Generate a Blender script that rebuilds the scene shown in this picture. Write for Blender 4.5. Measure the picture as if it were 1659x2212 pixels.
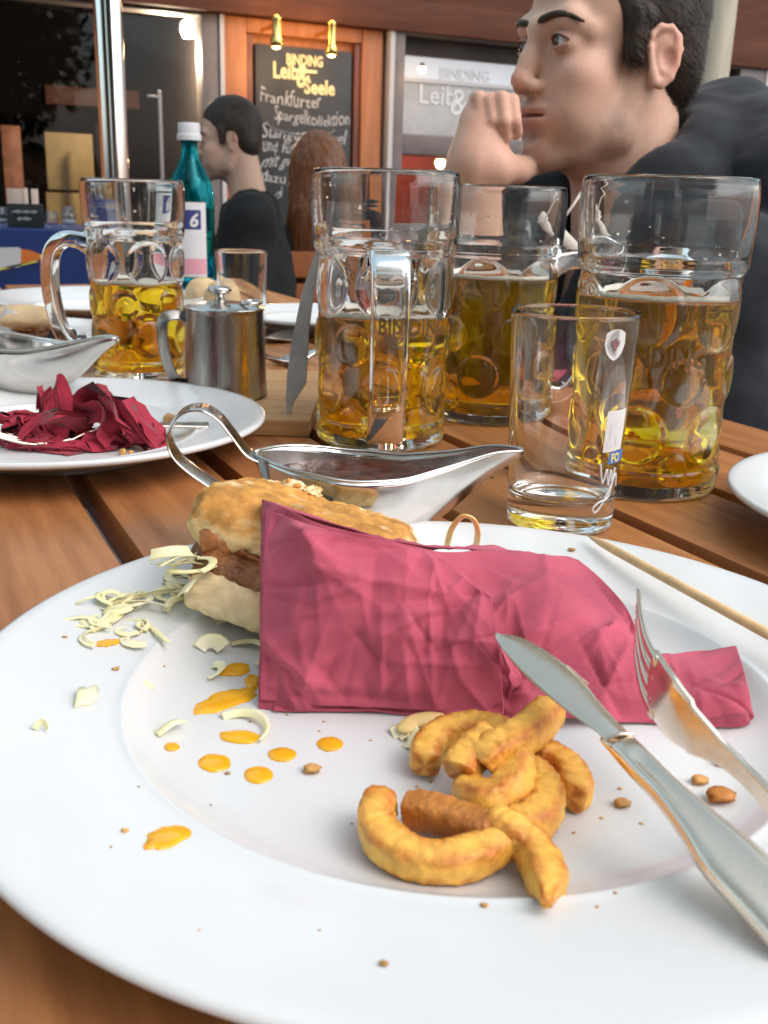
import bpy, bmesh, math, random
import numpy as np
from mathutils import Vector, Matrix

# ------------------------------------------------------------------ clear
for o in list(bpy.data.objects):
    bpy.data.objects.remove(o)
SC = bpy.context.scene
COL = SC.collection
R = math.radians
TZ = 0.75                      # height of the table top above the ground

# ------------------------------------------------------------------ camera
CAM_F, CAM_Y, CAM_ROLL, CAM_H = 2200.0, 420.0, R(1.7), 0.187   # focal length in px of a 1659 px wide frame, horizon row, roll, height over table
CAM_P = math.atan((1106 - CAM_Y) / CAM_F)
_F = Vector((0, math.cos(CAM_P), -math.sin(CAM_P)))
_R0 = Vector((1, 0, 0)); _U0 = _R0.cross(_F)
_R = _R0 * math.cos(CAM_ROLL) + _U0 * math.sin(CAM_ROLL)
_U = _U0 * math.cos(CAM_ROLL) - _R0 * math.sin(CAM_ROLL)
cam = bpy.data.cameras.new('camera')
camo = bpy.data.objects.new('camera', cam); COL.objects.link(camo)
M = Matrix((_R, _U, -_F)).transposed().to_4x4(); M.translation = Vector((0, 0, TZ + CAM_H))
camo.matrix_world = M
cam.sensor_fit = 'HORIZONTAL'; cam.sensor_width = 36.0; cam.lens = 36.0 * CAM_F / 1659.0
cam.clip_start = 0.01; cam.clip_end = 300
cam.dof.use_dof = True; cam.dof.focus_distance = 0.50; cam.dof.aperture_fstop = 30.0
SC.camera = camo

# ------------------------------------------------------------------ world, sun, exposure
SUN_EL, SUN_AZ = R(48), R(120)          # to the right, veiled by cloud
w = bpy.data.worlds.new('World'); SC.world = w; w.use_nodes = True
nt = w.node_tree; nt.nodes.clear()
sky = nt.nodes.new('ShaderNodeTexSky'); sky.sky_type = 'NISHITA'; sky.sun_disc = False
sky.sun_elevation = SUN_EL; sky.sun_rotation = SUN_AZ
sky.air_density = 1.0; sky.dust_density = 3.0; sky.ozone_density = 1.0
hs = nt.nodes.new('ShaderNodeHueSaturation'); hs.inputs['Saturation'].default_value = 0.62; hs.inputs['Hue'].default_value = 0.455
bg = nt.nodes.new('ShaderNodeBackground'); bg.inputs['Strength'].default_value = 0.15
wo = nt.nodes.new('ShaderNodeOutputWorld')
nt.links.new(sky.outputs[0], hs.inputs['Color']); nt.links.new(hs.outputs[0], bg.inputs[0]); nt.links.new(bg.outputs[0], wo.inputs[0])
sl = bpy.data.lights.new('sun', 'SUN'); sl.energy = 0.5; sl.angle = R(90); sl.color = (1.0, 0.985, 0.96)
so = bpy.data.objects.new('sun', sl); COL.objects.link(so)
so.rotation_euler = Vector((math.sin(SUN_AZ) * math.cos(SUN_EL), math.cos(SUN_AZ) * math.cos(SUN_EL), math.sin(SUN_EL))).to_track_quat('Z', 'Y').to_euler()
SC.view_settings.view_transform = 'Standard'; SC.view_settings.look = 'None'
SC.view_settings.exposure = 1.0; SC.view_settings.gamma = 1.0
cy = SC.cycles
cy.max_bounces = 24; cy.transmission_bounces = 20; cy.glossy_bounces = 8; cy.diffuse_bounces = 4; cy.transparent_max_bounces = 16
cy.use_denoising = True; cy.sample_clamp_indirect = 6.0; cy.blur_glossy = 0.4; cy.volume_bounces = 1

# ------------------------------------------------------------------ positions: a direction seen from the place of the photographer, cut with a level or a depth
EYE = Vector((0, 0, TZ + CAM_H))
def _ray(x, y): return _F * CAM_F + _R * (x - 829.5) - _U * (y - 1106)
def P(x, y, z=0.0):
    d = _ray(x, y); return EYE + d * ((z - CAM_H) / d.z)
def D(x, y, Y):
    d = _ray(x, y); return EYE + d * (Y / d.y)
AZ = R(26)                                   # the table's boards run 26 degrees left of the line of sight; the house front stands square to them
NV = Vector((math.cos(AZ), math.sin(AZ), 0)) # across the boards / along the house front
SV = Vector((-math.sin(AZ), math.cos(AZ), 0))

# ------------------------------------------------------------------ numpy noise
_rs = np.random.RandomState(7)
_perm = np.concatenate([_rs.permutation(256)] * 3).astype(np.int32)
_grad = _rs.normal(size=(256, 3)); _grad /= np.linalg.norm(_grad, axis=1)[:, None]
def noise(p):
    p = np.asarray(p, float); i = np.floor(p).astype(int); f = p - i; i &= 255
    u = f * f * f * (f * (f * 6 - 15) + 10); out = 0
    for a in (0, 1):
        for b in (0, 1):
            for c in (0, 1):
                h = _perm[_perm[_perm[i[:, 0] + a] + i[:, 1] + b] + i[:, 2] + c]
                g = _grad[h]; dd = g[:, 0] * (f[:, 0] - a) + g[:, 1] * (f[:, 1] - b) + g[:, 2] * (f[:, 2] - c)
                out = out + dd * np.abs(1 - a - u[:, 0]) * np.abs(1 - b - u[:, 1]) * np.abs(1 - c - u[:, 2])
    return out
def fbm(p, oc=4, ridged=False):
    p = np.asarray(p, float); s = 0; a = 1.0
    for k in range(oc):
        n = noise(p * 2 ** k + 17.3 * k)
        s = s + a * ((0.35 - np.abs(n)) * 1.4 if ridged else n); a *= 0.5
    return s

# ------------------------------------------------------------------ mesh helpers
def link(o, parent=None):
    COL.objects.link(o)
    if parent is not None: o.parent = parent
    return o
def mesh(name, V, Fc, mat=None, parent=None, smooth=True, loc=None, col=None, sharp=None):
    """one mesh object; V in world coordinates unless loc is given (then local); a parent's own location is taken off"""
    me = bpy.data.meshes.new(name)
    V = np.asarray(V, float)
    if loc is None and parent is not None: V = V - np.array(parent.location)
    me.from_pydata(V.tolist(), [], [list(map(int, f)) for f in Fc]); me.update()
    if smooth: me.polygons.foreach_set('use_smooth', [True] * len(me.polygons))
    if smooth and sharp: me.set_sharp_from_angle(angle=R(sharp))
    if col is not None:
        ca = me.color_attributes.new('tint', 'FLOAT_COLOR', 'POINT')
        c4 = np.ones((len(V), 4)); c4[:, :3] = col; ca.data.foreach_set('color', c4.ravel())
    if mat is not None: me.materials.append(mat)
    o = bpy.data.objects.new(name, me)
    if loc is not None: o.location = loc
    return link(o, parent)
def empty(name, loc, rz=0.0):
    o = bpy.data.objects.new(name, None); o.location = loc; o.rotation_euler = (0, 0, rz); o.empty_display_size = 0.05
    return link(o)
def tag(o, label, cat, group=None):
    o['label'] = label; o['category'] = cat
    if group: o['group'] = group
    return o
def kind(o, k): o['kind'] = k; return o
def lathe(prof, n=96, z0=0.0, closed=False):
    prof = np.array(prof, float); m = len(prof); a = np.linspace(0, 2 * np.pi, n, endpoint=False)
    V = np.stack([np.outer(np.cos(a), prof[:, 0]), np.outer(np.sin(a), prof[:, 0]), np.tile(prof[:, 1] + z0, (n, 1))], -1).reshape(-1, 3)
    Fc = []
    for i in range(n):
        j = (i + 1) % n
        for k in range(m - 1 + (1 if closed else 0)):
            k2 = (k + 1) % m
            Fc.append((i * m + k, j * m + k, j * m + k2, i * m + k2))
    return V, Fc
def smoothprof(pts, n=60):
    pts = np.array(pts, float); seg = np.r_[0, np.cumsum(np.linalg.norm(np.diff(pts, axis=0), axis=1))]
    return catmull(pts, n, seg)
def catmull(pts, n, par=None):
    pts = np.array(pts, float); m = len(pts)
    par = np.linspace(0, 1, m) if par is None else np.array(par) / par[-1]
    t = np.linspace(0, 1, n); i = np.clip(np.searchsorted(par, t, side='right') - 1, 0, m - 2)
    u = ((t - par[i]) / (par[i + 1] - par[i]))[:, None]
    p0 = pts[np.maximum(i - 1, 0)]; p1 = pts[i]; p2 = pts[i + 1]; p3 = pts[np.minimum(i + 2, m - 1)]
    return 0.5 * (2 * p1 + (p2 - p0) * u + (2 * p0 - 5 * p1 + 4 * p2 - p3) * u ** 2 + (3 * p1 - p0 - 3 * p2 + p3) * u ** 3)
def frames(path, up0=None):
    T = np.gradient(path, axis=0); T /= np.linalg.norm(T, axis=1)[:, None] + 1e-12
    up = np.array(up0 if up0 is not None else (0, 0, 1.0)); N = np.zeros_like(path)
    n = up - T[0] * up.dot(T[0])
    if np.linalg.norm(n) < 1e-3: n = np.array((1.0, 0, 0)) - T[0] * T[0][0]
    for i in range(len(path)):
        n = n - T[i] * n.dot(T[i]); n /= np.linalg.norm(n); N[i] = n
    return T, N, np.cross(T, N)
def tube(path, rad, n=10, power=2.0, flat=1.0, up0=None, caps=True):
    path = np.array(path, float); m = len(path); rad = np.broadcast_to(np.asarray(rad, float), (m,))
    T, N, B = frames(path, up0); a = np.linspace(0, 2 * np.pi, n, endpoint=False)
    c, s = np.cos(a), np.sin(a); e = 2.0 / power
    cx = np.sign(c) * np.abs(c) ** e; sx = np.sign(s) * np.abs(s) ** e * flat
    V = path[:, None] + rad[:, None, None] * (B[:, None] * cx[None, :, None] + N[:, None] * sx[None, :, None])
    V = V.reshape(-1, 3); Fc = [(i * n + k, i * n + (k + 1) % n, (i + 1) * n + (k + 1) % n, (i + 1) * n + k) for i in range(m - 1) for k in range(n)]
    if caps:
        V = np.vstack([V, path[0], path[-1]]); b = m * n
        Fc += [(k + 0, b, (k + 1) % n) for k in range(n)] + [((m - 1) * n + k, (m - 1) * n + (k + 1) % n, b + 1) for k in range(n)]
    return V, Fc
def box(x0, x1, y0, y1, z0, z1, bev=0.0):
    bm = bmesh.new(); bmesh.ops.create_cube(bm, size=1.0)
    for v in bm.verts:
        v.co = Vector(((x0 + x1) / 2 + v.co.x * (x1 - x0), (y0 + y1) / 2 + v.co.y * (y1 - y0), (z0 + z1) / 2 + v.co.z * (z1 - z0)))
    if bev: bmesh.ops.bevel(bm, geom=bm.edges[:], offset=bev, segments=2, affect='EDGES', profile=0.6)
    bm.verts.index_update()
    V = np.array([v.co[:] for v in bm.verts]); Fc = [[v.index for v in f.verts] for f in bm.faces]; bm.free()
    return V, Fc
def join(*parts):
    V = []; Fc = []; b = 0
    for v, f in parts:
        V.append(np.asarray(v)); Fc += [tuple(i + b for i in q) for q in f]; b += len(v)
    return np.vstack(V), Fc
def xf(V, loc=(0, 0, 0), rz=0.0, scale=1.0, mat=None):
    V = np.asarray(V, float) * scale
    if mat is not None: V = V @ np.array(mat.to_3x3()).T
    c, s = math.cos(rz), math.sin(rz)
    return np.stack([V[:, 0] * c - V[:, 1] * s, V[:, 0] * s + V[:, 1] * c, V[:, 2]], 1) + np.array(loc)
def grid_faces(nu, nv, wrapu=False):
    Fc = []
    for i in range(nu if wrapu else nu - 1):
        for j in range(nv - 1):
            i2 = (i + 1) % nu; Fc.append((i * nv + j, i2 * nv + j, i2 * nv + j + 1, i * nv + j + 1))
    return Fc
def vnormals(V, Fc):
    V = np.asarray(V); N = np.zeros_like(V); Q = np.array([(f[0], f[1], f[2], f[-1]) for f in Fc])
    n = np.cross(V[Q[:, 2]] - V[Q[:, 0]], V[Q[:, 3]] - V[Q[:, 1]])
    tri = np.array([len(f) == 3 for f in Fc])
    if tri.any(): n[tri] = np.cross(V[Q[tri, 1]] - V[Q[tri, 0]], V[Q[tri, 2]] - V[Q[tri, 0]])
    for k in range(4): np.add.at(N, Q[:, k], n)
    return N / (np.linalg.norm(N, axis=1)[:, None] + 1e-12)
def text_mesh(s, size=1.0, shear=0.0, bold=0.0, align='LEFT'):
    cu = bpy.data.curves.new('t', 'FONT'); cu.body = s; cu.size = size; cu.shear = shear; cu.offset = bold; cu.align_x = align; cu.resolution_u = 2
    o = bpy.data.objects.new('t', cu); COL.objects.link(o)
    dg = bpy.context.evaluated_depsgraph_get(); ev = o.evaluated_get(dg); me = ev.to_mesh()
    V = np.array([v.co[:] for v in me.vertices]) if len(me.vertices) else np.zeros((0, 3)); Fc = [list(p.vertices) for p in me.polygons]
    ev.to_mesh_clear(); bpy.data.objects.remove(o); bpy.data.curves.remove(cu)
    return V, Fc

# ------------------------------------------------------------------ signed distance shapes -> one closed surface
class Sdf:
    def __init__(s, lo, hi, h):
        s.lo = np.array(lo, float); s.h = h; s.n = np.ceil((np.array(hi, float) - s.lo) / h).astype(int) + 1
        s.d = np.full(s.n, 1.0, np.float32)
    def _sub(s, lo, hi):
        a = np.clip(np.floor((np.array(lo) - s.lo) / s.h).astype(int), 0, s.n); b = np.clip(np.ceil((np.array(hi) - s.lo) / s.h).astype(int) + 1, 0, s.n)
        sl = tuple(slice(int(p), int(q)) for p, q in zip(a, b))
        ax = [(s.lo[k] + s.h * np.arange(a[k], b[k])).astype(np.float32) for k in range(3)]
        return sl, np.meshgrid(*ax, indexing='ij', sparse=True)
    def _put(s, sl, e, k, mode):
        cur = s.d[sl]
        if mode == 'add':
            if k > 0:
                hh = np.clip(0.5 + 0.5 * (cur - e) / k, 0, 1); s.d[sl] = cur + (e - cur) * hh - k * hh * (1 - hh)
            else: s.d[sl] = np.minimum(cur, e)
        else:
            if k > 0:
                hh = np.clip(0.5 - 0.5 * (cur + e) / k, 0, 1); s.d[sl] = cur + (-e - cur) * hh + k * hh * (1 - hh)
            else: s.d[sl] = np.maximum(cur, -e)
    def ell(s, c, r, k=0.01, rot=None, mode='add', box=False, rnd=0.0):
        c = np.array(c, float); r = np.array(r, float); mr = r.max() * (1.75 if box else 1.0) + max(k, 0.004) * 1.5 + 3 * s.h
        sl, (X, Y, Z) = s._sub(c - mr, c + mr)
        if s.d[sl].size == 0: return
        x, y, z = X - c[0], Y - c[1], Z - c[2]
        if rot is not None:
            m = np.array(rot).T; x, y, z = m[0, 0] * x + m[0, 1] * y + m[0, 2] * z, m[1, 0] * x + m[1, 1] * y + m[1, 2] * z, m[2, 0] * x + m[2, 1] * y + m[2, 2] * z
        if box:
            qx, qy, qz = np.abs(x) - r[0] + rnd, np.abs(y) - r[1] + rnd, np.abs(z) - r[2] + rnd
            e = np.sqrt(np.maximum(qx, 0) ** 2 + np.maximum(qy, 0) ** 2 + np.maximum(qz, 0) ** 2) + np.minimum(np.maximum(np.maximum(qx, qy), qz), 0) - rnd
        else:
            k0 = np.sqrt((x / r[0]) ** 2 + (y / r[1]) ** 2 + (z / r[2]) ** 2); k1 = np.sqrt((x / r[0] ** 2) ** 2 + (y / r[1] ** 2) ** 2 + (z / r[2] ** 2) ** 2)
            e = k0 * (k0 - 1) / (k1 + 1e-9)
        s._put(sl, e.astype(np.float32), k, mode)
    def cap(s, a, b, ra, rb=None, k=0.01, mode='add'):
        rb = ra if rb is None else rb; a = np.array(a, float); b = np.array(b, float); mr = max(ra, rb) + max(k, 0.004) * 1.5 + 3 * s.h
        sl, (X, Y, Z) = s._sub(np.minimum(a, b) - mr, np.maximum(a, b) + mr)
        if s.d[sl].size == 0: return
        ab = b - a; L = ab.dot(ab) + 1e-12
        t = np.clip(((X - a[0]) * ab[0] + (Y - a[1]) * ab[1] + (Z - a[2]) * ab[2]) / L, 0, 1)
        e = np.sqrt((X - a[0] - t * ab[0]) ** 2 + (Y - a[1] - t * ab[1]) ** 2 + (Z - a[2] - t * ab[2]) ** 2) - (ra + (rb - ra) * t)
        s._put(sl, e.astype(np.float32), k, mode)
    def chain(s, pts, rads, k=0.01, mode='add'):
        for i in range(len(pts) - 1): s.cap(pts[i], pts[i + 1], rads[i], rads[i + 1], k, mode)
    def surf(s, smooth=1):
        d = s.d; h = s.h; ins = d < 0
        q = ins[:-1, :-1, :-1]; anyc = np.zeros_like(q); allc = np.ones_like(q); off = [(a, b, c) for a in (0, 1) for b in (0, 1) for c in (0, 1)]
        n0, n1, n2 = d.shape
        for a, b, c in off:
            t = ins[a:n0 - 1 + a, b:n1 - 1 + b, c:n2 - 1 + c]; anyc |= t; allc &= t
        act = anyc & ~allc; idx = np.argwhere(act); vid = np.full(act.shape, -1, np.int64); vid[act] = np.arange(len(idx))
        cv = np.stack([d[idx[:, 0] + a, idx[:, 1] + b, idx[:, 2] + c] for a, b, c in off], 1); co = np.array(off, float)
        acc = np.zeros((len(idx), 3)); cnt = np.zeros(len(idx))
        for i in range(8):
            for j in range(i + 1, 8):
                if np.abs(co[i] - co[j]).sum() != 1: continue
                a, b = cv[:, i], cv[:, j]; m = (a < 0) != (b < 0); t = np.where(m, a / np.where(m, a - b, 1), 0)
                acc += np.where(m[:, None], co[i] + (co[j] - co[i]) * t[:, None], 0); cnt += m
        V = (idx + acc / cnt[:, None]) * h + s.lo; Fc = []
        for ax in range(3):
            o1, o2 = (ax + 1) % 3, (ax + 2) % 3
            A = np.moveaxis(ins, ax, 0); ch = np.argwhere(np.moveaxis(A[:-1] != A[1:], 0, ax))
            ok = (ch[:, o1] > 0) & (ch[:, o2] > 0) & (ch[:, o1] < d.shape[o1] - 1) & (ch[:, o2] < d.shape[o2] - 1); ch = ch[ok]
            e1 = np.zeros(3, int); e1[o1] = 1; e2 = np.zeros(3, int); e2[o2] = 1
            g = lambda c: vid[c[:, 0], c[:, 1], c[:, 2]]
            Q = np.stack([g(ch - e1 - e2), g(ch - e2), g(ch), g(ch - e1)], 1)
            fl = ~ins[ch[:, 0], ch[:, 1], ch[:, 2]]; Q[fl] = Q[fl][:, ::-1]; Fc.append(Q[(Q >= 0).all(1)])
        Fc = np.vstack(Fc)
        for _ in range(smooth):
            S = np.zeros_like(V); c = np.zeros(len(V))
            for a, b in ((0, 1), (1, 2), (2, 3), (3, 0)):
                np.add.at(S, Fc[:, a], V[Fc[:, b]]); np.add.at(c, Fc[:, a], 1); np.add.at(S, Fc[:, b], V[Fc[:, a]]); np.add.at(c, Fc[:, b], 1)
            V = V * 0.5 + 0.5 * S / np.maximum(c, 1)[:, None]
        return V, Fc
def rotm(rx=0, ry=0, rz=0):
    return np.array(Matrix.Rotation(rz, 3, 'Z') @ Matrix.Rotation(ry, 3, 'Y') @ Matrix.Rotation(rx, 3, 'X'))

# ------------------------------------------------------------------ materials
MATS = {}
def mat(name, base=(0.5, 0.5, 0.5), rough=0.5, metal=0.0, var=0.0, vscale=20.0, bump=0.0, bscale=200.0, stretch=(1, 1, 1), spec=0.5,
        base2=None, emis=None, estr=0.0, trans=0.0, ior=1.45, sss=0.0, sssr=(0.01, 0.004, 0.002), tint=False, coat=0.0, rvar=0.0, detail=6.0, sheen=0.0, lo=0.35, hi=0.65, bdist=0.001, aniso=0.0):
    m = bpy.data.materials.new(name); m.use_nodes = True; t = m.node_tree; b = t.nodes['Principled BSDF']; L = t.links.new
    b.inputs['Base Color'].default_value = (*base, 1); b.inputs['Roughness'].default_value = rough; b.inputs['Metallic'].default_value = metal
    b.inputs['Specular IOR Level'].default_value = spec; b.inputs['IOR'].default_value = ior; b.inputs['Transmission Weight'].default_value = trans
    if coat: b.inputs['Coat Weight'].default_value = coat; b.inputs['Coat Roughness'].default_value = 0.08
    if sheen: b.inputs['Sheen Weight'].default_value = sheen
    if aniso: b.inputs['Anisotropic'].default_value = aniso
    if sss:
        b.inputs['Subsurface Weight'].default_value = sss; b.inputs['Subsurface Radius'].default_value = sssr; b.inputs['Subsurface Scale'].default_value = 1.0
    if emis: b.inputs['Emission Color'].default_value = (*emis, 1); b.inputs['Emission Strength'].default_value = estr
    tc = t.nodes.new('ShaderNodeTexCoord'); mp = t.nodes.new('ShaderNodeMapping'); mp.inputs['Scale'].default_value = stretch
    oi = t.nodes.new('ShaderNodeObjectInfo'); ad = t.nodes.new('ShaderNodeVectorMath'); ad.operation = 'MULTIPLY_ADD'
    ad.inputs[1].default_value = (7.0, 7.0, 7.0); L(oi.outputs['Random'], ad.inputs[0]); L(tc.outputs['Object'], ad.inputs[2]); L(ad.outputs[0], mp.inputs[0])
    col = None
    if tint:
        at = t.nodes.new('ShaderNodeVertexColor'); at.layer_name = 'tint'; col = at.outputs[0]
    if var or base2:
        nz = t.nodes.new('ShaderNodeTexNoise'); nz.inputs['Scale'].default_value = vscale; nz.inputs['Detail'].default_value = detail; nz.inputs['Roughness'].default_value = 0.62
        L(mp.outputs[0], nz.inputs['Vector'])
        rp = t.nodes.new('ShaderNodeValToRGB'); L(nz.outputs[0], rp.inputs[0]); e = rp.color_ramp.elements
        e[0].position = lo; e[1].position = hi
        if col is not None:
            e[0].color = (1 - var, 1 - var, 1 - var, 1); e[1].color = (1 + var * 0.4,) * 3 + (1,)
            mx = t.nodes.new('ShaderNodeMix'); mx.data_type = 'RGBA'; mx.blend_type = 'MULTIPLY'; mx.inputs[0].default_value = 1
            L(col, mx.inputs[6]); L(rp.outputs[0], mx.inputs[7]); col = mx.outputs[2]
        else:
            c2 = base2 if base2 else tuple(c * (1 - var) for c in base); c1 = base if base2 else tuple(min(1, c * (1 + var * 0.5)) for c in base)
            e[0].color = (*c2, 1); e[1].color = (*c1, 1); col = rp.outputs[0]
        if rvar:
            mr = t.nodes.new('ShaderNodeMapRange'); L(nz.outputs[0], mr.inputs[0]); mr.inputs[1].default_value = lo; mr.inputs[2].default_value = hi
            mr.inputs[3].default_value = rough + rvar; mr.inputs[4].default_value = max(0.02, rough - rvar); L(mr.outputs[0], b.inputs['Roughness'])
    if col is not None: L(col, b.inputs['Base Color'])
    if bump:
        n2 = t.nodes.new('ShaderNodeTexNoise'); n2.inputs['Scale'].default_value = bscale; n2.inputs['Detail'].default_value = 5; L(mp.outputs[0], n2.inputs['Vector'])
        bp = t.nodes.new('ShaderNodeBump'); bp.inputs['Strength'].default_value = bump; bp.inputs['Distance'].default_value = bdist; L(n2.outputs[0], bp.inputs['Height']); L(bp.outputs[0], b.inputs['Normal'])
    MATS[name] = m
    return m
def glassmat(name, color=(1, 1, 1), ior=1.5, rough=0.0, absorb=None):
    m = bpy.data.materials.new(name); m.use_nodes = True; t = m.node_tree; t.nodes.remove(t.nodes['Principled BSDF'])
    out = t.nodes['Material Output']; g = t.nodes.new('ShaderNodeBsdfGlass'); g.inputs['Color'].default_value = (*color, 1); g.inputs['IOR'].default_value = ior; g.inputs['Roughness'].default_value = rough
    t.links.new(g.outputs[0], out.inputs['Surface'])
    if absorb:
        v = t.nodes.new('ShaderNodeVolumeAbsorption'); v.inputs['Color'].default_value = (*absorb[0], 1); v.inputs['Density'].default_value = absorb[1]; t.links.new(v.outputs[0], out.inputs['Volume'])
        if len(absorb) > 2:       # slight scatter added to brighten the beer
            sc_ = t.nodes.new('ShaderNodeVolumeScatter'); sc_.inputs['Color'].default_value = (1.0, 0.75, 0.35, 1); sc_.inputs['Density'].default_value = absorb[2]; sc_.inputs['Anisotropy'].default_value = 0.3
            ad = t.nodes.new('ShaderNodeAddShader'); t.links.new(v.outputs[0], ad.inputs[0]); t.links.new(sc_.outputs[0], ad.inputs[1]); t.links.new(ad.outputs[0], out.inputs['Volume'])
    MATS[name] = m
    return m
def panemat(name, tint=(1, 1, 1), refl=0.12, sky_glare_film=None):
    """a window pane: mostly clear, mirror-like at its own Fresnel"""
    m = bpy.data.materials.new(name); m.use_nodes = True; t = m.node_tree; t.nodes.remove(t.nodes['Principled BSDF']); L = t.links.new
    out = t.nodes['Material Output']; tr = t.nodes.new('ShaderNodeBsdfTransparent'); tr.inputs[0].default_value = (*tint, 1)
    gl = t.nodes.new('ShaderNodeBsdfGlossy'); gl.inputs['Roughness'].default_value = 0.02
    fr = t.nodes.new('ShaderNodeFresnel'); fr.inputs[0].default_value = 1.5
    ml = t.nodes.new('ShaderNodeMath'); ml.operation = 'MULTIPLY_ADD'; ml.inputs[1].default_value = 0.08; ml.inputs[2].default_value = refl; L(fr.outputs[0], ml.inputs[0])
    mx = t.nodes.new('ShaderNodeMixShader'); L(ml.outputs[0], mx.inputs[0]); L(tr.outputs[0], mx.inputs[1]); L(gl.outputs[0], mx.inputs[2]); L(mx.outputs[0], out.inputs['Surface'])
    MATS[name] = m
    return m

mat('board_wood', (0.48, 0.20, 0.066), 0.42, var=0.5, vscale=14, stretch=(0.35, 4.5, 4.5), bump=0.25, bscale=60, rvar=0.1, detail=9, base2=(0.24, 0.088, 0.028), lo=0.3, hi=0.7)
mat('pale_wood', (0.50, 0.30, 0.13), 0.5, vscale=18, stretch=(0.5, 6, 6), base2=(0.33, 0.17, 0.065), bump=0.2, bscale=80)
mat('porcelain', (0.68, 0.70, 0.695), 0.16, spec=0.5, var=0.03, vscale=14, rvar=.07)
mat('steel', (0.62, 0.60, 0.57), 0.16, metal=1.0, var=0.10, vscale=40, rvar=0.07)
mat('cutlery_steel', (0.85, 0.73, 0.60), 0.22, metal=1.0, var=0.10, vscale=60, rvar=0.08, bump=0.05, bscale=400)
mat('chrome', (0.80, 0.80, 0.79), 0.08, metal=1.0)
mat('napkin', (0.46, 0.088, 0.135), 0.92, var=0.26, vscale=24, bump=0.45, bscale=1900, spec=0.15, sheen=0.1, bdist=0.0005)
mat('dark_napkin', (0.36, 0.030, 0.055), 0.9, var=0.2, vscale=60, bump=0.5, bscale=900, spec=0.2, sheen=0.15, bdist=0.0006)
mat('fry', (0.8, 0.42, 0.09), 0.30, tint=True, var=0.16, vscale=320, bump=0.8, bscale=1700, sss=0.2, sssr=(0.003, 0.0014, 0.0004), spec=0.6, bdist=0.0005)
mat('fry_dark', (0.58, 0.24, 0.045), 0.4, base2=(0.36, 0.12, 0.02), vscale=75, bump=0.6, bscale=520, sss=0.2, sssr=(0.004, 0.002, 0.0007), bdist=0.0007)
mat('crust', (0.78, 0.40, 0.12), 0.6, tint=True, var=0.16, vscale=160, bump=0.35, bscale=600, spec=0.3, sss=0.2, sssr=(0.006, 0.003, 0.001), bdist=0.0012)
mat('meat', (0.13, 0.045, 0.018), 0.3, base2=(0.34, 0.15, 0.06), vscale=160, bump=1.0, bscale=420, bdist=.002)
mat('cabbage', (0.96, 0.89, 0.48), 0.2, base2=(0.96, 0.92, 0.68), vscale=70, spec=0.5)
_t = MATS['cabbage'].node_tree; _tr = _t.nodes.new('ShaderNodeBsdfTranslucent'); _tr.inputs[0].default_value = (0.96, 0.94, 0.78, 1); _mx = _t.nodes.new('ShaderNodeMixShader'); _mx.inputs[0].default_value = 0.15   # thin wet leaf
_t.links.new(_t.nodes['Principled BSDF'].outputs[0], _mx.inputs[1]); _t.links.new(_tr.outputs[0], _mx.inputs[2]); _t.links.new(_mx.outputs[0], _t.nodes['Material Output'].inputs['Surface'])
mat('onion', (0.80, 0.58, 0.24), 0.3, sss=0.4, sssr=(0.006, 0.004, 0.002), var=0.15, vscale=80)
mat('sauce_orange', (0.90, 0.43, 0.012), 0.07, var=0.12, vscale=120, spec=0.6)
mat('sauce_brown', (0.050, 0.012, 0.006), 0.16, base2=(0.10, 0.026, 0.011), vscale=60, bump=1.0, bscale=90, spec=0.35, bdist=0.006)
mat('crumb', (0.62, 0.33, 0.10), 0.7, var=0.4, vscale=200)
mat('stick', (0.74, 0.50, 0.25), 0.6, var=0.2, vscale=60, stretch=(1, 1, 1))
glassmat('glass', (0.985, 0.99, 0.985), 1.5)
glassmat('beer', (1, 1, 1), 1.34, absorb=((0.9992, 0.885, 0.0), 52.0, 1.2))
glassmat('bottle_glass', (0.20, 0.84, 0.90), 1.45, rough=0.02)
mat('foam', (0.84, 0.79, 0.68), 0.6, var=0.1, vscale=300, sss=0.4, sssr=(0.003, 0.003, 0.002), bump=0.4, bscale=900)
mat('print_white', (0.62, 0.62, 0.60), 0.5)
mat('print_blue', (0.05, 0.16, 0.48), 0.4)
mat('print_yellow', (0.80, 0.62, 0.12), 0.5)
mat('print_red', (0.45, 0.05, 0.04), 0.5)
mat('print_navy', (0.03, 0.04, 0.17), 0.5)
mat('print_pink', (0.62, 0.30, 0.36), 0.5)
mat('engrave', (0.11, 0.06, 0.018), 0.5)
mat('paper', (0.60, 0.60, 0.61), 0.7, var=0.05, vscale=30)

# ================================================================== THE SETTING
mat('paving', (0.075, 0.072, 0.068), 0.85, var=0.3, vscale=1.5, bump=0.4, bscale=30)
gv, gf = box(-60, 60, -60, 60, -0.2, 0.0)
g = mesh('ground', gv, gf, MATS['paving'], smooth=False); kind(g, 'structure')

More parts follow.
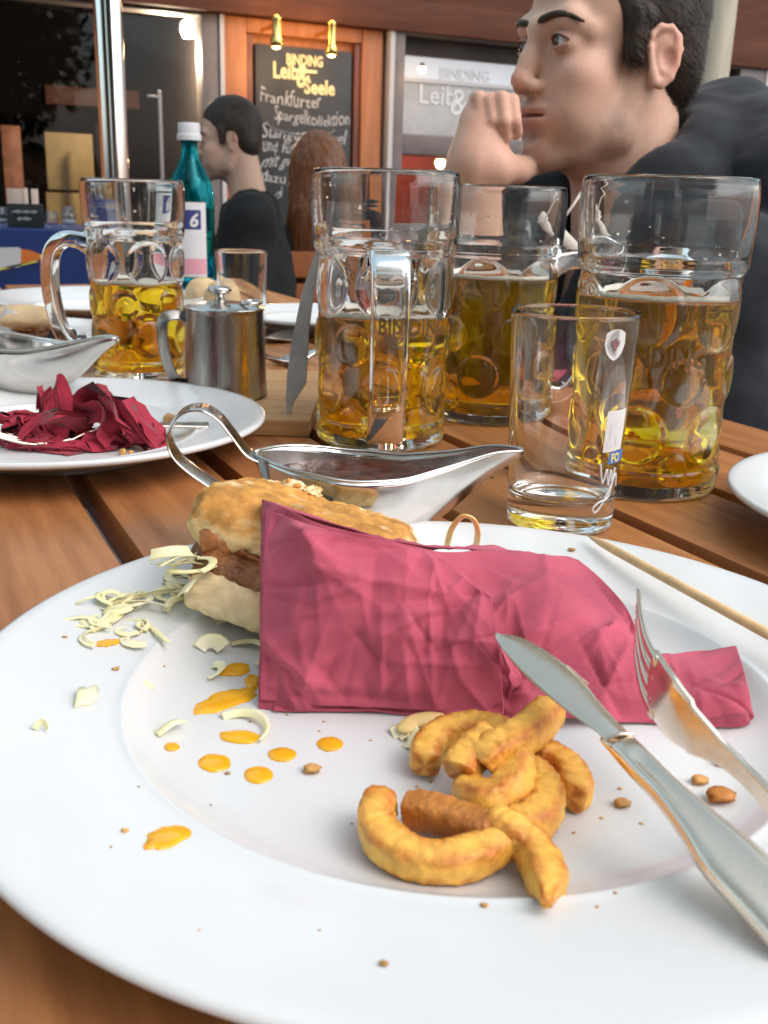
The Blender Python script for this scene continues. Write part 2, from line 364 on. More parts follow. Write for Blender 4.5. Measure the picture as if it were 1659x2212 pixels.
# ---- the slatted table
tb = empty('slatted_table', (0, 0, 0)); tb.rotation_euler.z = AZ
tag(tb, 'long slatted brown wooden table carrying the plates and beer mugs', 'table')
GAPS = [-0.210, -0.1085, -0.010, 0.0955, 0.194, 0.2935, 0.3925, 0.491, 0.5895]; EDGE = 0.667; GW = 0.013
S0, S1 = -0.45, 2.12
bounds = GAPS + [EDGE + GW]
random.seed(4)
slat_cache = {}
for i in range(len(bounds) - 1):
    a, b = bounds[i] + GW, bounds[i + 1]
    v, f = box(S0, S1, -(b - a) / 2, (b - a) / 2, -0.026, 0.0, 0.0025)
    o = mesh('slat', v, f, MATS['board_wood'], tb, loc=((a + b) / 2, 0, TZ), smooth=True, sharp=40)
    o.rotation_euler.z = math.pi / 2
for s in (S0 + 0.25, 0.85, S1 - 0.25):
    v, f = box(bounds[0] + 0.03, EDGE - 0.03, s - 0.03, s + 0.03, TZ - 0.066, TZ - 0.0265, 0.003)
    mesh('crossbar', v, f, MATS['board_wood'], tb, loc=(0, 0, 0), sharp=40)
for s in (S0 + 0.25, S1 - 0.25):
    for a in (bounds[0] + 0.07, EDGE - 0.07):
        v, f = box(a - 0.03, a + 0.03, s - 0.03, s + 0.03, 0, TZ - 0.0665, 0.004)
        mesh('leg', v, f, MATS['board_wood'], tb, loc=(0, 0, 0), sharp=40)

# ---- the restaurant front (local x along the front, local y into the house)
mat('orange_panel', (0.36, 0.130, 0.040), 0.55, vscale=6, base2=(0.27, 0.088, 0.027), stretch=(6, 6, 0.7), bump=0.1, bscale=40)
mat('brown_beam', (0.105, 0.036, 0.018), 0.75, spec=.25, vscale=5, base2=(0.075, 0.025, 0.013), stretch=(0.7, 6, 6))
mat('grey_frame', (0.13, 0.105, 0.10), 0.55, var=0.15, vscale=10)
mat('frame_edge', (0.42, 0.40, 0.40), 0.5)
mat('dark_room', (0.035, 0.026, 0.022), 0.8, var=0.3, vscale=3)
mat('red_wood', (0.12, 0.028, 0.012), 0.5, var=0.3, vscale=5, stretch=(6, 6, 0.6))
mat('beige_board', (0.40, 0.30, 0.14), 0.7, var=0.2, vscale=6)
mat('white_sheet', (0.60, 0.56, 0.56), 0.8)
mat('terracotta', (0.33, 0.13, 0.06), 0.7, var=0.3, vscale=14)
mat('blue_cloth', (0.008, 0.026, 0.13), 0.7, var=0.15, vscale=8)
mat('black_board', (0.022, 0.024, 0.026), 0.6, var=0.4, vscale=5)
mat('chalk', (0.36, 0.36, 0.36), 0.9)
mat('gold_letters', (0.62, 0.54, 0.30), 0.7, spec=.2)
mat('brass', (0.72, 0.50, 0.16), 0.25, metal=1.0)
mat('lamp_glow', (1, 0.8, 0.5), 0.5, emis=(1.0, 0.66, 0.28), estr=9)
mat('lamp_glow_soft', (1, 0.8, 0.5), 0.5, emis=(1.0, 0.72, 0.36), estr=4)
mat('lamp_white', (1, 1, 1), 0.5, emis=(1.0, 0.92, 0.82), estr=2.5)
mat('red_glow', (1, 0.1, 0.05), 0.5, emis=(1.0, 0.10, 0.03), estr=3)
mat('film', (0.50, 0.53, 0.57), 0.12, spec=0.8, var=.1, vscale=2); mat('film_low', (0.30, 0.30, 0.30), 0.12, spec=0.8, var=.35, vscale=2.5); mat('film_letters', (.55, .55, .55), .5)  # both pane tones hold a painted sky reflection
mat('red_wall', (0.42, 0.06, 0.04), 0.7)
panemat('pane', (0.85, 0.85, 0.85), 0.01)
W0 = D(655, 300, 6.0); W0.z = 0
bd = empty('restaurant_building', W0, AZ)
tag(bd, 'restaurant front of orange wood panels with grey framed windows', 'building')
def WL(px, py, off=0.0):
    d = _ray(px, py); o = W0 + SV * off; t = (o - EYE).dot(SV) / d.dot(SV); q = EYE + d * t - W0
    return q.dot(NV), q.z
def wbox(name, a0, a1, z0, z1, y0, y1, m, parent=bd, bev=0.0):
    v, f = box(min(a0, a1), max(a0, a1), min(y0, y1), max(y0, y1), min(z0, z1), max(z0, z1), bev)
    return mesh(name, v, f, MATS[m], parent, smooth=bool(bev), loc=(0, 0, 0), sharp=40 if bev else None)
aWL = WL(438, 200)[0]; aWR = WL(476, 200)[0]; aP0 = WL(484, 200)[0]
aB0, zB1 = WL(553, 93); aB1, zB1b = WL(762, 114); zB1 = (zB1 + zB1b) / 2; zB0 = zB1 - 1.35
aR0 = WL(835, 200)[0]; aR1 = WL(868, 200)[0]; aR3 = WL(1653, 180)[0]; aR2 = WL(1590, 180)[0]
zR1 = (WL(845, 40)[1] + WL(1640, 112)[1]) / 2; zRi = WL(900, 78)[1]
zBeam = (WL(483, 32)[1] + WL(829, 67)[1]) / 2
aL0 = WL(-330, 200)[0]; zL1 = WL(400, 20)[1]; HT = 4.2
wbox('wall', aP0, aR0, 0, zBeam, 0.05, 0.25, 'orange_panel')
for p, q in ((aP0, aB0 - 0.05), (aB1 + 0.055, aR0 - 0.03)):
    wbox('stile', p + 0.004, q, 0.05, zBeam, 0.0, 0.052, 'orange_panel', bev=0.008)
wbox('top_rail', aB0 - 0.05, aB1 + 0.055, zB1 + 0.05, zBeam, 0.0, 0.052, 'orange_panel', bev=0.008)
for p in (aB0 - 0.05, aB1 + 0.018): wbox('moulding', p, p + 0.035, zB0 - 0.05, zB1 + 0.048, 0.015, 0.055, 'red_wood', bev=0.006)
wbox('beam', aL0 - 9, aR3 + 9, zBeam + 0.003, zBeam + 0.16, -0.06, 0.25, 'brown_beam', bev=0.01)
wbox('fascia', aL0 - 9, aR3 + 9, zBeam + 0.162, zBeam + 0.75, -0.02, 0.25, 'brown_beam')
wbox('wall', aR3 + 0.003, aR3 + 9, 0, zBeam, 0.0, 0.25, 'orange_panel')
wbox('wall', aL0 - 9, aL0 - 0.003, 0, zBeam, 0.0, 0.25, 'orange_panel')
# shop window on the left: frame, pane
wl = wbox('window_frame', aWL, aWR, 0, zBeam, 0.0, 0.12, 'grey_frame', bev=0.006)
wbox('frame_edge', aWR, aP0 + 0.003, 0, zBeam, -0.012, 0.06, 'frame_edge')
wbox('window_frame', aL0, aWL - 0.003, zL1 - 0.02, zBeam - 0.002, 0.004, 0.12, 'grey_frame')
wbox('window_frame', aL0, aL0 + 0.1, 0, zL1 - 0.024, 0.004, 0.12, 'grey_frame')
wbox('pane', aL0 + 0.1, aWL, 0.05, zL1 - 0.02, 0.06, 0.066, 'pane')
# window on the right: frame, two panes, transom
wbox('window_frame', aR0 + 0.03, aR1, 0, zR1, -0.03, 0.12, 'grey_frame', bev=0.006)
wbox('frame_edge', aR0 + 0.001, aR0 + 0.029, 0, zR1 + 0.01, -0.036, 0.1, 'frame_edge')
wbox('window_frame', aR1 + 0.002, aR2, zRi, zR1 - 0.002, -0.028, 0.12, 'grey_frame', bev=0.006)
wbox('window_frame', aR2, aR3 - 0.03, 0, zR1, -0.03, 0.12, 'grey_frame', bev=0.006)
wbox('frame_edge', aR3 - 0.029, aR3, 0, zR1 + 0.01, -0.036, 0.1, 'frame_edge')
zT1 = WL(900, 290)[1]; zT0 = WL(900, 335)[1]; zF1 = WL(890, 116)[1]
wbox('blind_box', aR1, aR2, zF1, zRi, 0.05, 0.2, 'dark_room')  # box painted dark for the shaded recess above the panes
zM = WL(900, 170)[1]; wbox('film_pane', aR1, aR2, zM + .012, zF1 - 0.002, 0.06, 0.07, 'film'); wbox('film_pane', aR1, aR2, zT1, zM - .012, 0.06, 0.07, 'film_low'); wbox('glazing_bar', aR1, aR2, zM - .0115, zM + .0115, .05, .075, 'frame_edge')  # sky reflection painted as a pale upper and greyer lower pane colour
wbox('transom', aR1 + 0.002, aR2 - 0.002, zT0, zT1, -0.01, 0.12, 'grey_frame', bev=0.012)
wbox('pane', aR1, aR2, 0.5, zT0, 0.06, 0.066, 'pane')
wbox('sill', aR1, aR2, 0.0, 0.5, 0.0, 0.12, 'grey_frame')
for s, x, y, h in (('BINDING', 958, 166, 0.085), ('Leib', 912, 221, 0.15), ('&', 980, 246, 0.21)):
    tv, tf = text_mesh(s, h, bold=0.001); a, z = WL(x, y)
    mesh('lettering', np.stack([tv[:, 0] + a, np.full(len(tv), 0.056), tv[:, 1] + z], 1), tf, MATS['film_letters'], bd, smooth=False, loc=(0, 0, 0))
# rooms behind the windows
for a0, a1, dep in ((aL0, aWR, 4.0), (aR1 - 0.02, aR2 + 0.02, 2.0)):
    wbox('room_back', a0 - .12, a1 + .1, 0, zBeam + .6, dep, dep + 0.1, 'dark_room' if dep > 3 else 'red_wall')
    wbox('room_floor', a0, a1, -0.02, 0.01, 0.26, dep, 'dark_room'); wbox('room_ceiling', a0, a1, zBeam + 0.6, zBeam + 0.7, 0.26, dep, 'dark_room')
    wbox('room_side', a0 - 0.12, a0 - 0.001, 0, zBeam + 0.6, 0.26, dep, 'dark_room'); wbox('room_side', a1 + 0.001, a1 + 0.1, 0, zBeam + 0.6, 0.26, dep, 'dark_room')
def room_thing(name, label, cat, rects, off, m, th=0.03):
    c = [WL(*r[:2], off) + WL(*r[2:4], off) for r in rects]
    a_m = sum((q[0] + q[2]) / 2 for q in c) / len(c); base = W0 + NV * a_m + SV * off
    e = empty(name, base, AZ); tag(e, label, cat)
    for r, q in zip(rects, c):
        z0 = q[3] if len(r) < 6 else 0.01
        wbox(r[4] if len(r) > 4 else 'panel', q[0] - a_m, q[2] - a_m, z0, q[1], -th / 2, th / 2, r[5] if len(r) > 5 and r[5] else m, e, bev=0.004)
    return e
room_thing('partition', 'tall beige panelled partition seen through the dark shop window', 'partition', [(95, 285, 205, 412, 'panel'), (98, 415, 207, 505, 'panel'), (98, 507, 210, 640, 'panel', 'beige_board')], 1.2, 'beige_board')
room_thing('notice_sheets', 'pale sheets and a terracotta sheet at the far edge of the shop window', 'notice', [(12, 405, 66, 500, 'sheet'), (66, 408, 92, 560, 'sheet'), (14, 503, 66, 660, 'sheet', 'terracotta'), (0, 270, 52, 402, 'sheet', 'terracotta')], 0.6, 'white_sheet', 0.01)
room_thing('pillar', 'dark red wooden pillar inside the shop window beside the bottle cap', 'pillar', [(412, 215, 452, 640, 'post', 'red_wood')], 1.6, 'red_wood', 0.2)
room_thing('ceiling_beam', 'orange red wooden beam crossing inside the shop window', 'beam', [(92, 185, 415, 246, 'beam')], 2.0, 'red_wood', 0.2)
room_thing('shop_counter', 'pale glass front counter deep inside the dark shop', 'counter', [(240, 430, 405, 640, 'front', 'white_sheet'), (228, 300, 280, 352, 'screen', 'print_blue')], 2.4, 'white_sheet', 0.05)
room_thing('door_rail', 'thin grey upright door handle rail behind the shop window', 'rail', [(348, 195, 356, 640, 'rail', 'frame_edge'), (318, 205, 348, 212, 'bracket')], 0.15, 'frame_edge', 0.02)
room_thing('dark_post', 'black upright post between beige partition and chrome pole', 'post', [(207, 270, 226, 660, 'post', 'dark_room')], 0.9, 'dark_room', 0.08)
for px, py, off, r, m, lab, nm in ((300, 88, 3.0, 0.05, 'lamp_glow_soft', 'small warm lamp glowing on the dark shop ceiling', 'ceiling_lamp'), (418, 268, 1.4, 0.04, 'red_glow', 'small red lamp glowing beside the seated man\'s forehead', 'red_lamp'),
                               (951, 352, 1.3, 0.04, 'lamp_glow', 'small bright lamp low in the window beside the resting hand', 'window_lamp'), (912, 150, -0.1, 0.022, 'lamp_glow_soft', 'tiny round light high on the pale window pane', 'window_light')):
    a, z = WL(px, py, off); base = W0 + NV * a + SV * off
    e = empty(nm, base + Vector((0, 0, z)), AZ); tag(e, lab, 'lamp')
    v, f = lathe([(0, -r), (r * .6, -r * .8), (r, 0), (r * .7, r * .7), (0, r)], 16); mesh('bulb', v, f, MATS[m], e, loc=(0, 0, 0))
    v, f = lathe([(0, r * .6), (r * .75, r * .62), (r * .5, r * 1.6), (0, r * 1.7)], 16); mesh('fitting', v, f, MATS['grey_frame'], e, loc=(0, 0, 0))
    pl = bpy.data.lights.new('lamp', 'POINT'); pl.energy = (220 if off > 2 else 12) if off > 1 else 0.3; pl.color = (1, .62, .3) if m != 'red_glow' else (1, .12, .05); pl.shadow_soft_size = r * 1.2
    po = bpy.data.objects.new('lamp_light', pl); po.location = (0, 0, -r * 1.3); link(po, e)
# white fitting in the window corner, given an added light for the room
a, z = WL(409, 62, 0.3); e = empty('hanging_spotlight', W0 + NV * a + SV * 0.3 + Vector((0, 0, z)), AZ); tag(e, 'small white spotlight hanging in the upper corner of the shop window', 'lamp')
v, f = lathe([(0, -.05), (.035, -.045), (.05, -.01), (.045, .03), (.02, .05), (0, .052)], 20); mesh('housing', v, f, MATS['lamp_white'], e, loc=(0, 0, 0)); pl = bpy.data.lights.new('lamp', 'POINT'); pl.energy = 30; pl.color = (1, .80, .56); pl.shadow_soft_size = .05; po = bpy.data.objects.new('lamp_light', pl); po.location = (-.12, .02, -.12); link(po, e)
v, f = lathe([(0, .05), (.015, .051), (.015, .35), (0, .351)], 12); mesh('stem', v, f, MATS['grey_frame'], e, loc=(0, 0, 0))

# ---- chalkboard
cbd = empty('chalkboard', W0 + NV * ((aB0 + aB1) / 2) + Vector((0, 0, zB0)), AZ); tag(cbd, 'tall black chalkboard with gold heading and chalk handwriting on the panelled wall', 'chalkboard')
bw = (aB1 - aB0) / 2; bh = zB1 - zB0
wbox('board', -bw, bw, 0, bh, 0.012, 0.048, 'black_board', cbd, bev=0.004)
def onboard(s, px, py, size_px, m, shear=0.0, bold=0.0, wpx=None, sy=1.0):
    a, z = WL(px, py, 0.01); k = size_px * 6.0 / CAM_F * 1.05
    tv, tf = text_mesh(s, k, shear, bold)
    sx = 1.0
    if wpx: sx = (WL(px + wpx, py, 0.01)[0] - a) / (tv[:, 0].max() - tv[:, 0].min())
    x = tv[:, 0] * sx + a - (aB0 + aB1) / 2
    if m == 'chalk':      # a hand does not write on a ruler: letters lean, rise and fall
        ph = px * .7 + py; x = x + .006 * np.sin(tv[:, 1] * 55 + ph) + .004 * np.sin(tv[:, 0] * 31 + ph); tv[:, 1] = tv[:, 1] * (1 + .22 * np.sin(tv[:, 0] * 23 + ph)) + .010 * np.sin(tv[:, 0] * 9 + ph)
    return mesh('lettering', np.stack([x, np.full(len(tv), 0.0095), tv[:, 1] * sy + z - zB0], 1), tf, MATS[m], cbd, smooth=False, loc=(0, 0, 0))
onboard('BINDING', 618, 138, 26, 'gold_letters', bold=0.002, wpx=78)
a0_, z_ = WL(630, 146, 0.01); a1_ = WL(684, 152, 0.01)[0]
wbox('underline', a0_ - (aB0 + aB1) / 2, a1_ - (aB0 + aB1) / 2, z_ - zB0 - 0.02, z_ - zB0 - 0.005, 0.006, 0.0118, 'gold_letters', cbd)
onboard('Leib', 589, 167, 40, 'gold_letters', bold=0.003, wpx=54); onboard('&', 640, 187, 58, 'gold_letters', bold=0.003, wpx=30); onboard('Seele', 657, 201, 36, 'gold_letters', bold=0.003, wpx=66)
for s, px, py, sz, wp in (('Frankfurter', 556, 222, 36, 138), ('Spargelkollektion', 588, 262, 32, 164), ('Stangenspargel', 560, 300, 32, 190), ('und fünf', 562, 330, 32, 84), ('mit grüner', 562, 360, 32, 120), ('dazu', 562, 394, 32, 52), ('n', 622, 398, 32, 14), ('o', 590, 428, 32, 12), ('l', 604, 428, 32, 6)):
    onboard(s, px, py, sz, 'chalk', shear=0.35, bold=0.0, wpx=wp)
sw = [WL(x, y, 0.008) for x, y in ((575, 262), (580, 272), (610, 284), (650, 291), (690, 292), (718, 285), (722, 280))]
sp = catmull([(a - (aB0 + aB1) / 2, 0.008, z - zB0) for a, z in sw], 40); v, f = tube(sp, 0.006, 6, flat=0.3); mesh('flourish', v, f, MATS['chalk'], cbd, loc=(0, 0, 0))
# ---- the two brass lamps above it
for px, y0, y1, lab in ((597, 34, 104, 'lit brass tube lamp over the chalkboard, the one nearer the shop window'), (717, 46, 122, 'lit brass tube lamp over the chalkboard, the one farther from the shop window')):
    off = -0.22; a, zt = WL(px, y0, off); _, zb = WL(px, y1, off)
    e = empty('brass_lamp', W0 + NV * a + SV * off + Vector((0, 0, zb)), AZ); tag(e, lab, 'lamp', 'brass lamps over the chalkboard')
    L_ = zt - zb; v, f = lathe([(0, L_), (.022, L_), (.024, L_ - .01), (.022, L_ - .02), (.0215, .06), (.03, .045), (.034, .03), (.032, .004), (.027, 0.006), (.024, .04), (0, .05)], 24); mesh('tube', v, f, MATS['brass'], e, loc=(0, 0, 0))
    v, f = lathe([(0, -.004), (.016, 0), (.023, .012), (.02, .03), (0, .036)], 20); mesh('bulb', v, f, MATS['lamp_glow'], e, loc=(0, 0, 0))
    v, f = box(-.008, .008, 0.0, -off + 0.0, L_ - .05, L_ - .034); mesh('bracket', v, f, MATS['brass'], e, smooth=False, loc=(0, 0, 0))
    for zz, en in ((-.03, 1.6), (L_ + .03, 0.8)):
        pl = bpy.data.lights.new('lamp', 'POINT'); pl.energy = en; pl.color = (1, .60, .26); pl.shadow_soft_size = .025
        po = bpy.data.objects.new('lamp_light', pl); po.location = (0, 0, zz); link(po, e)

# ---- blue counter of the next stand with a printed bottle, its card and glasses
YC = 3.05
pA = D(-120, 490, YC); pB = D(186, 497, YC); zc = pA.z
ct = empty('blue_counter', ((pA.x + pB.x) / 2, YC + 0.25, 0)); tag(ct, 'blue cloth covered stand with a printed orange bottle behind the mug', 'stand')
v, f = box(pA.x, pB.x, YC, YC + 0.5, 0.0, zc, 0.01); mesh('cloth', v, f, MATS['blue_cloth'], ct, sharp=40)
bp_ = [(-40, 568), (45, 566), (48, 575), (75, 580), (88, 583), (88, 597), (70, 600), (48, 612), (42, 620), (-40, 628)]
def flat_poly(pts, Y, m, name, par, n_off=0.004):
    V = [D(x, y, Y - n_off) for x, y in pts]; c = len(V)
    B = [q + Vector((0, 0.003, 0)) for q in V]; Fc = [list(range(c))] + [list(range(2 * c - 1, c - 1, -1))] + [(i, c + i, c + (i + 1) % c, (i + 1) % c) for i in range(c)]
    return mesh(name, [q[:] for q in V + B], Fc, MATS[m], par, smooth=False)
mat('print_orange', (0.70, 0.17, 0.03), 0.6)
flat_poly([(-40, 536), (40, 534), (45, 538), (45, 572), (40, 578), (-40, 580)], YC, 'white_sheet', 'printed_label', ct)
flat_poly([(45, 538), (62, 540), (86, 549), (86, 561), (68, 565), (45, 572)], YC, 'print_orange', 'printed_bottle', ct)
flat_poly([(86, 550), (112, 550), (112, 560), (86, 560)], YC, 'print_yellow', 'printed_neck', ct)
flat_poly([(-40, 588), (78, 562), (82, 566), (-40, 593)], YC, 'print_yellow', 'printed_line', ct)
q0 = D(58, 494, YC + 0.1); cs = empty('counter_card', (q0.x, q0.y, zc)); tag(cs, 'small black card with chalk lines standing on the blue stand', 'sign')
s_ = (YC + .1) / CAM_F
v, f = box(-38 * s_, 36 * s_, -.01, .01, 0, 48 * s_, .003); mesh('card', v, f, MATS['black_board'], cs, loc=(0, 0, 0), sharp=40)
for zz, ww in ((32, 26), (18, 14)):
    xs = np.linspace(-ww * s_, ww * s_, 60); sp = np.stack([xs, np.full(60, -.0115), zz * s_ + 4 * s_ * np.sin(xs / s_ * 1.1 + zz) * (0.6 + 0.4 * np.sin(xs / s_ * .37))], 1); v, f = tube(sp, 1.1 * s_, 5); mesh('chalk_line', v, f, MATS['chalk'], cs, loc=(0, 0, 0))
panemat('far_glass', (0.9, 0.92, 0.95), 0.06)
for px, w_, h_, lab in ((112, 15, 34, 'small clear tumbler on the blue stand beside the black card'), (150, 17, 46, 'small clear carafe on the blue stand behind the mug handle'), (8, 12, 40, 'clear stemmed glass on the blue stand at the photo edge')):
    q = D(px, 494, YC + .12); e = empty('counter_glass', (q.x, q.y, zc)); tag(e, lab, 'glass')
    r, h = w_ * s_, h_ * s_; v, f = lathe([(0, 0), (r * .8, 0), (r, h * .5), (r * .7 if px == 150 else r, h), (r * .62 if px == 150 else r * .9, h), (r * .88, h * .5), (r * .7, .012), (0, .012)], 24)
    mesh('bowl', v, f, MATS['far_glass'], e, loc=(0, 0, 0)); v, f = lathe([(0, .014), (r * .68, .014), (r * .8, h * .4), (0, h * .4)], 24); mesh('drink', v, f, MATS['print_pink' if px == 112 else 'white_sheet'], e, loc=(0, 0, 0))

# ---- parasols: chrome pole on the left, wooden post on the right; their canopies are above the frame
mat('canvas', (0.70, 0.68, 0.62), 0.85, var=0.08, vscale=3)
_t = MATS['canvas'].node_tree; _tr = _t.nodes.new('ShaderNodeBsdfTranslucent'); _tr.inputs[0].default_value = (0.80, 0.78, 0.72, 1); _mx = _t.nodes.new('ShaderNodeMixShader'); _mx.inputs[0].default_value = 0.5   # thin cloth lets daylight through
_t.links.new(_t.nodes['Principled BSDF'].outputs[0], _mx.inputs[1]); _t.links.new(_tr.outputs[0], _mx.inputs[2]); _t.links.new(_mx.outputs[0], _t.nodes['Material Output'].inputs['Surface'])
mat('grey_post_wood', (0.72, 0.64, 0.50), 0.7, vscale=5, base2=(0.45, 0.39, 0.29), stretch=(3, 3, 0.6), bump=0.2, bscale=30)
def canopy(par, r, z0, z1, n=8, mm='canvas', sq=False):
    V = [(0, 0, z1)]; Fc = []
    for i in range(n):
        a = 2 * math.pi * (i + .5) / n; V.append((r * math.cos(a), r * math.sin(a), z0)); a2 = a + math.pi / n; V.append((r * .96 * math.cos(a2), r * .96 * math.sin(a2), z0 + .02))
    m2 = 2 * n
    for i in range(m2): Fc.append((0, 1 + i, 1 + (i + 1) % m2))
    V += [(x * .995, y * .995, z - .01) for x, y, z in V]; k = m2 + 1
    Fc += [(k, k + 1 + (i + 1) % m2, k + 1 + i) for i in range(m2)] + [(1 + i, k + 1 + i, k + 1 + (i + 1) % m2, 1 + (i + 1) % m2) for i in range(m2)]
    mesh('canopy', V, Fc, MATS[mm], par, smooth=False, loc=(0, 0, 0))
    for i in range(n):
        a = 2 * math.pi * (i + .5) / n; v, f = tube([(0.03 * math.cos(a), .03 * math.sin(a), z1 - .06), (r * .98 * math.cos(a), r * .98 * math.sin(a), z0 - .02)], .008, 6); mesh('rib', v, f, MATS['steel'], par, loc=(0, 0, 0))
q = D(222, 60, 2.42); pp = empty('chrome_pole', (q.x + .012, q.y, 0)); tag(pp, 'shiny chrome pole rising behind the mug with its handle outward', 'pole')
v, f = lathe([(0, 0.03), (.0305, 0.03), (.0305, 1.35), (.0295, 1.351), (.0295, 2.75), (0, 2.75)], 40); mesh('pole', v, f, MATS['chrome'], pp, loc=(0, 0, 0), sharp=40)
v, f = lathe([(0, 0.0), (.3, 0.0), (.3, .04), (.06, .07), (.035, .09), (0, .09)], 32); mesh('base', v, f, MATS['grey_frame'], pp, loc=(0, 0, 0), sharp=40)
v, f = lathe([(0, 2.83), (.03, 2.815), (.042, 2.78), (.03, 2.75), (0, 2.745)], 24); mesh('finial', v, f, MATS['chrome'], pp, loc=(0, 0, 0))
q = D(1557, 0, 2.75); pq = empty('wooden_parasol', (q.x, q.y, 0)); tag(pq, 'parasol on a weathered pale wooden post behind the man with the hand at his chin', 'parasol')
v, f = lathe([(0, .03), (.0405, .03), (.0405, 2.9), (0, 2.9)], 24); mesh('post', v, f, MATS['grey_post_wood'], pq, loc=(0, 0, 0), sharp=40)
v, f = lathe([(0, 0.0), (.3, 0.0), (.3, .04), (.06, .07), (.045, .09), (0, .09)], 32); mesh('base', v, f, MATS['grey_frame'], pq, loc=(0, 0, 0), sharp=40)
canopy(pq, 1.3, 2.45, 2.95)

# ---- the big parasol over the photographer's own table: its pole stands behind on the left
ow = empty('table_parasol', (-1.0, -.95, 0)); tag(ow, 'large canvas parasol overhead that shades the table with the dinner plate', 'parasol')
v, f = lathe([(0, .03), (.03, .03), (.03, 2.75), (0, 2.75)], 24); mesh('pole', v, f, MATS['chrome'], ow, loc=(0, 0, 0), sharp=40)
v, f = lathe([(0, 0.0), (.3, 0.0), (.3, .04), (.06, .07), (.035, .09), (0, .09)], 32); mesh('base', v, f, MATS['grey_frame'], ow, loc=(0, 0, 0), sharp=40)
canopy(ow, 1.45, 2.35, 2.8)

# ---- unseen houses behind the photographer, added to darken reflections in glass and steel
mat('dark_brick', (0.10, 0.065, 0.05), .9, var=.3, vscale=4); mat('slate', (0.05, 0.052, 0.058), .8); mat('far_pane', (0.06, 0.07, 0.08), .1)
for hx0, hx1, hy, hh, lab in ((-14, -2.2, -13, 6.0, 'brick townhouse across the square, mirrored in the sauce boat'), (0.6, 11, -15, 7.0, 'taller brick townhouse across the square, mirrored in the mugs')):
    e = empty('townhouse', ((hx0 + hx1) / 2, hy, 0)); tag(e, lab, 'house'); hw_ = (hx1 - hx0) / 2
    v, f = box(-hw_, hw_, -5, 0, 0, hh); mesh('wall', v, f, MATS['dark_brick'], e, smooth=False, loc=(0, 0, 0))
    v, f = np.array([(-hw_ - .2, .25, hh), (hw_ + .2, .25, hh), (hw_ + .2, -5.2, hh), (-hw_ - .2, -5.2, hh), (-hw_ + .5, -2.5, hh + 2), (hw_ - .5, -2.5, hh + 2)]), [(0, 1, 5, 4), (1, 2, 5), (2, 3, 4, 5), (3, 0, 4), (0, 3, 2, 1)]; mesh('roof', v, f, MATS['slate'], e, smooth=False, loc=(0, 0, 0))
    for k in range(5):
        for zz in (1.0, 3.6):
            x = -hw_ + (k + .5) * 2 * hw_ / 5; v, f = box(x - .5, x + .5, .0, .06, zz, zz + 1.6); wn = mesh('window', v, f, MATS['frame_edge'], e, smooth=False, loc=(0, 0, 0)); v, f = box(x - .42, x + .42, .062, .07, zz + .08, zz + 1.52); mesh('pane', v, f, MATS['far_pane'], wn, smooth=False, loc=(0, 0, 0))

# ---- trees on the square behind the photographer, seen mirrored in glass and steel
mat('leaf', (0.055, 0.085, 0.022), 0.6, var=0.4, vscale=2); mat('bark', (0.07, 0.05, 0.035), 0.9, var=0.3, vscale=10)
rs = np.random.RandomState(3)
for tx, ty, hh, lab in ((-3.2, -6.5, 4.6, 'leafy tree on the square, mirrored in the metal pot'), (1.0, -8.5, 5.4, 'leafy tree on the square, mirrored in the central mug'), (4.6, -6.0, 4.8, 'leafy tree on the square, mirrored in the mug beside the hoodie')):
    e = empty('tree', (tx, ty, 0)); tag(e, lab, 'tree', 'trees on the square')
    v, f = tube(catmull([(0, 0, 0), (.05, .02, 1.2), (-.05, .05, 2.4), (0.1, 0, hh * .8)], 14), np.linspace(.17, .04, 14), 10); mesh('trunk', v, f, MATS['bark'], e, loc=(0, 0, 0))
    n = 5200; u = rs.normal(size=(n, 3)); u /= np.linalg.norm(u, axis=1)[:, None]; c = u * (rs.rand(n, 1) ** .4) * np.array((1.9, 1.9, hh * .36)) * (1 + .3 * fbm(u * 2 + tx, 2)[:, None]) + (0, 0, hh * .66)
    d1 = rs.normal(size=(n, 3)); d1 /= np.linalg.norm(d1, axis=1)[:, None]; d2 = np.cross(d1, rs.normal(size=(n, 3))); d2 /= np.linalg.norm(d2, axis=1)[:, None]
    V = np.stack([c + .12 * d1, c + .06 * d2, c - .12 * d1, c - .06 * d2], 1).reshape(-1, 3); Fc = np.arange(4 * n).reshape(-1, 4)
    mesh('crown', V, Fc, MATS['leaf'], e, smooth=False, loc=(0, 0, 0))

# ================================================================== THINGS ON THE TABLE
# ---- plates
def plate_profile(Rm, well, h, th=0.0045, foot=None, floor=0.006):
    foot = foot or well * 0.9
    top = [(0, floor), (well * .4, floor), (well * .74, floor), (well * .82, floor + .0003), (well * .88, floor + .0014), (well * .93, floor + .0036), (well * .97, floor + .0066), (well * .990, floor + .0084), (well * .998, floor + .0089), (well * 1.003, floor + .0090), (well * 1.010, floor + .0088), (well + .004, floor + .0088), (well + .012, floor + .0088 + (h - floor - .0088) * .2), ((well + Rm) / 2, (floor + .0088 + h) / 2), (Rm * .955, h - .0006), (Rm * .985, h), (Rm * .996, h - .0006), (Rm, h - .0022)]
    bot = [(Rm * .992, h - .0040), (Rm * .95, h - .006), ((well + Rm) / 2, (floor + .008 + h) / 2 - th), (well + .003, floor + .0075 - th * 1.25), (foot + .003, .002), (foot + .001, 0.0), (foot - .003, 0.0), (foot - .005, .0022), (0, .0024)]
    return top, bot
def zfun(top):
    r = [p[0] for p in top]; z = [p[1] for p in top]
    return lambda q: float(np.interp(q, r, z))
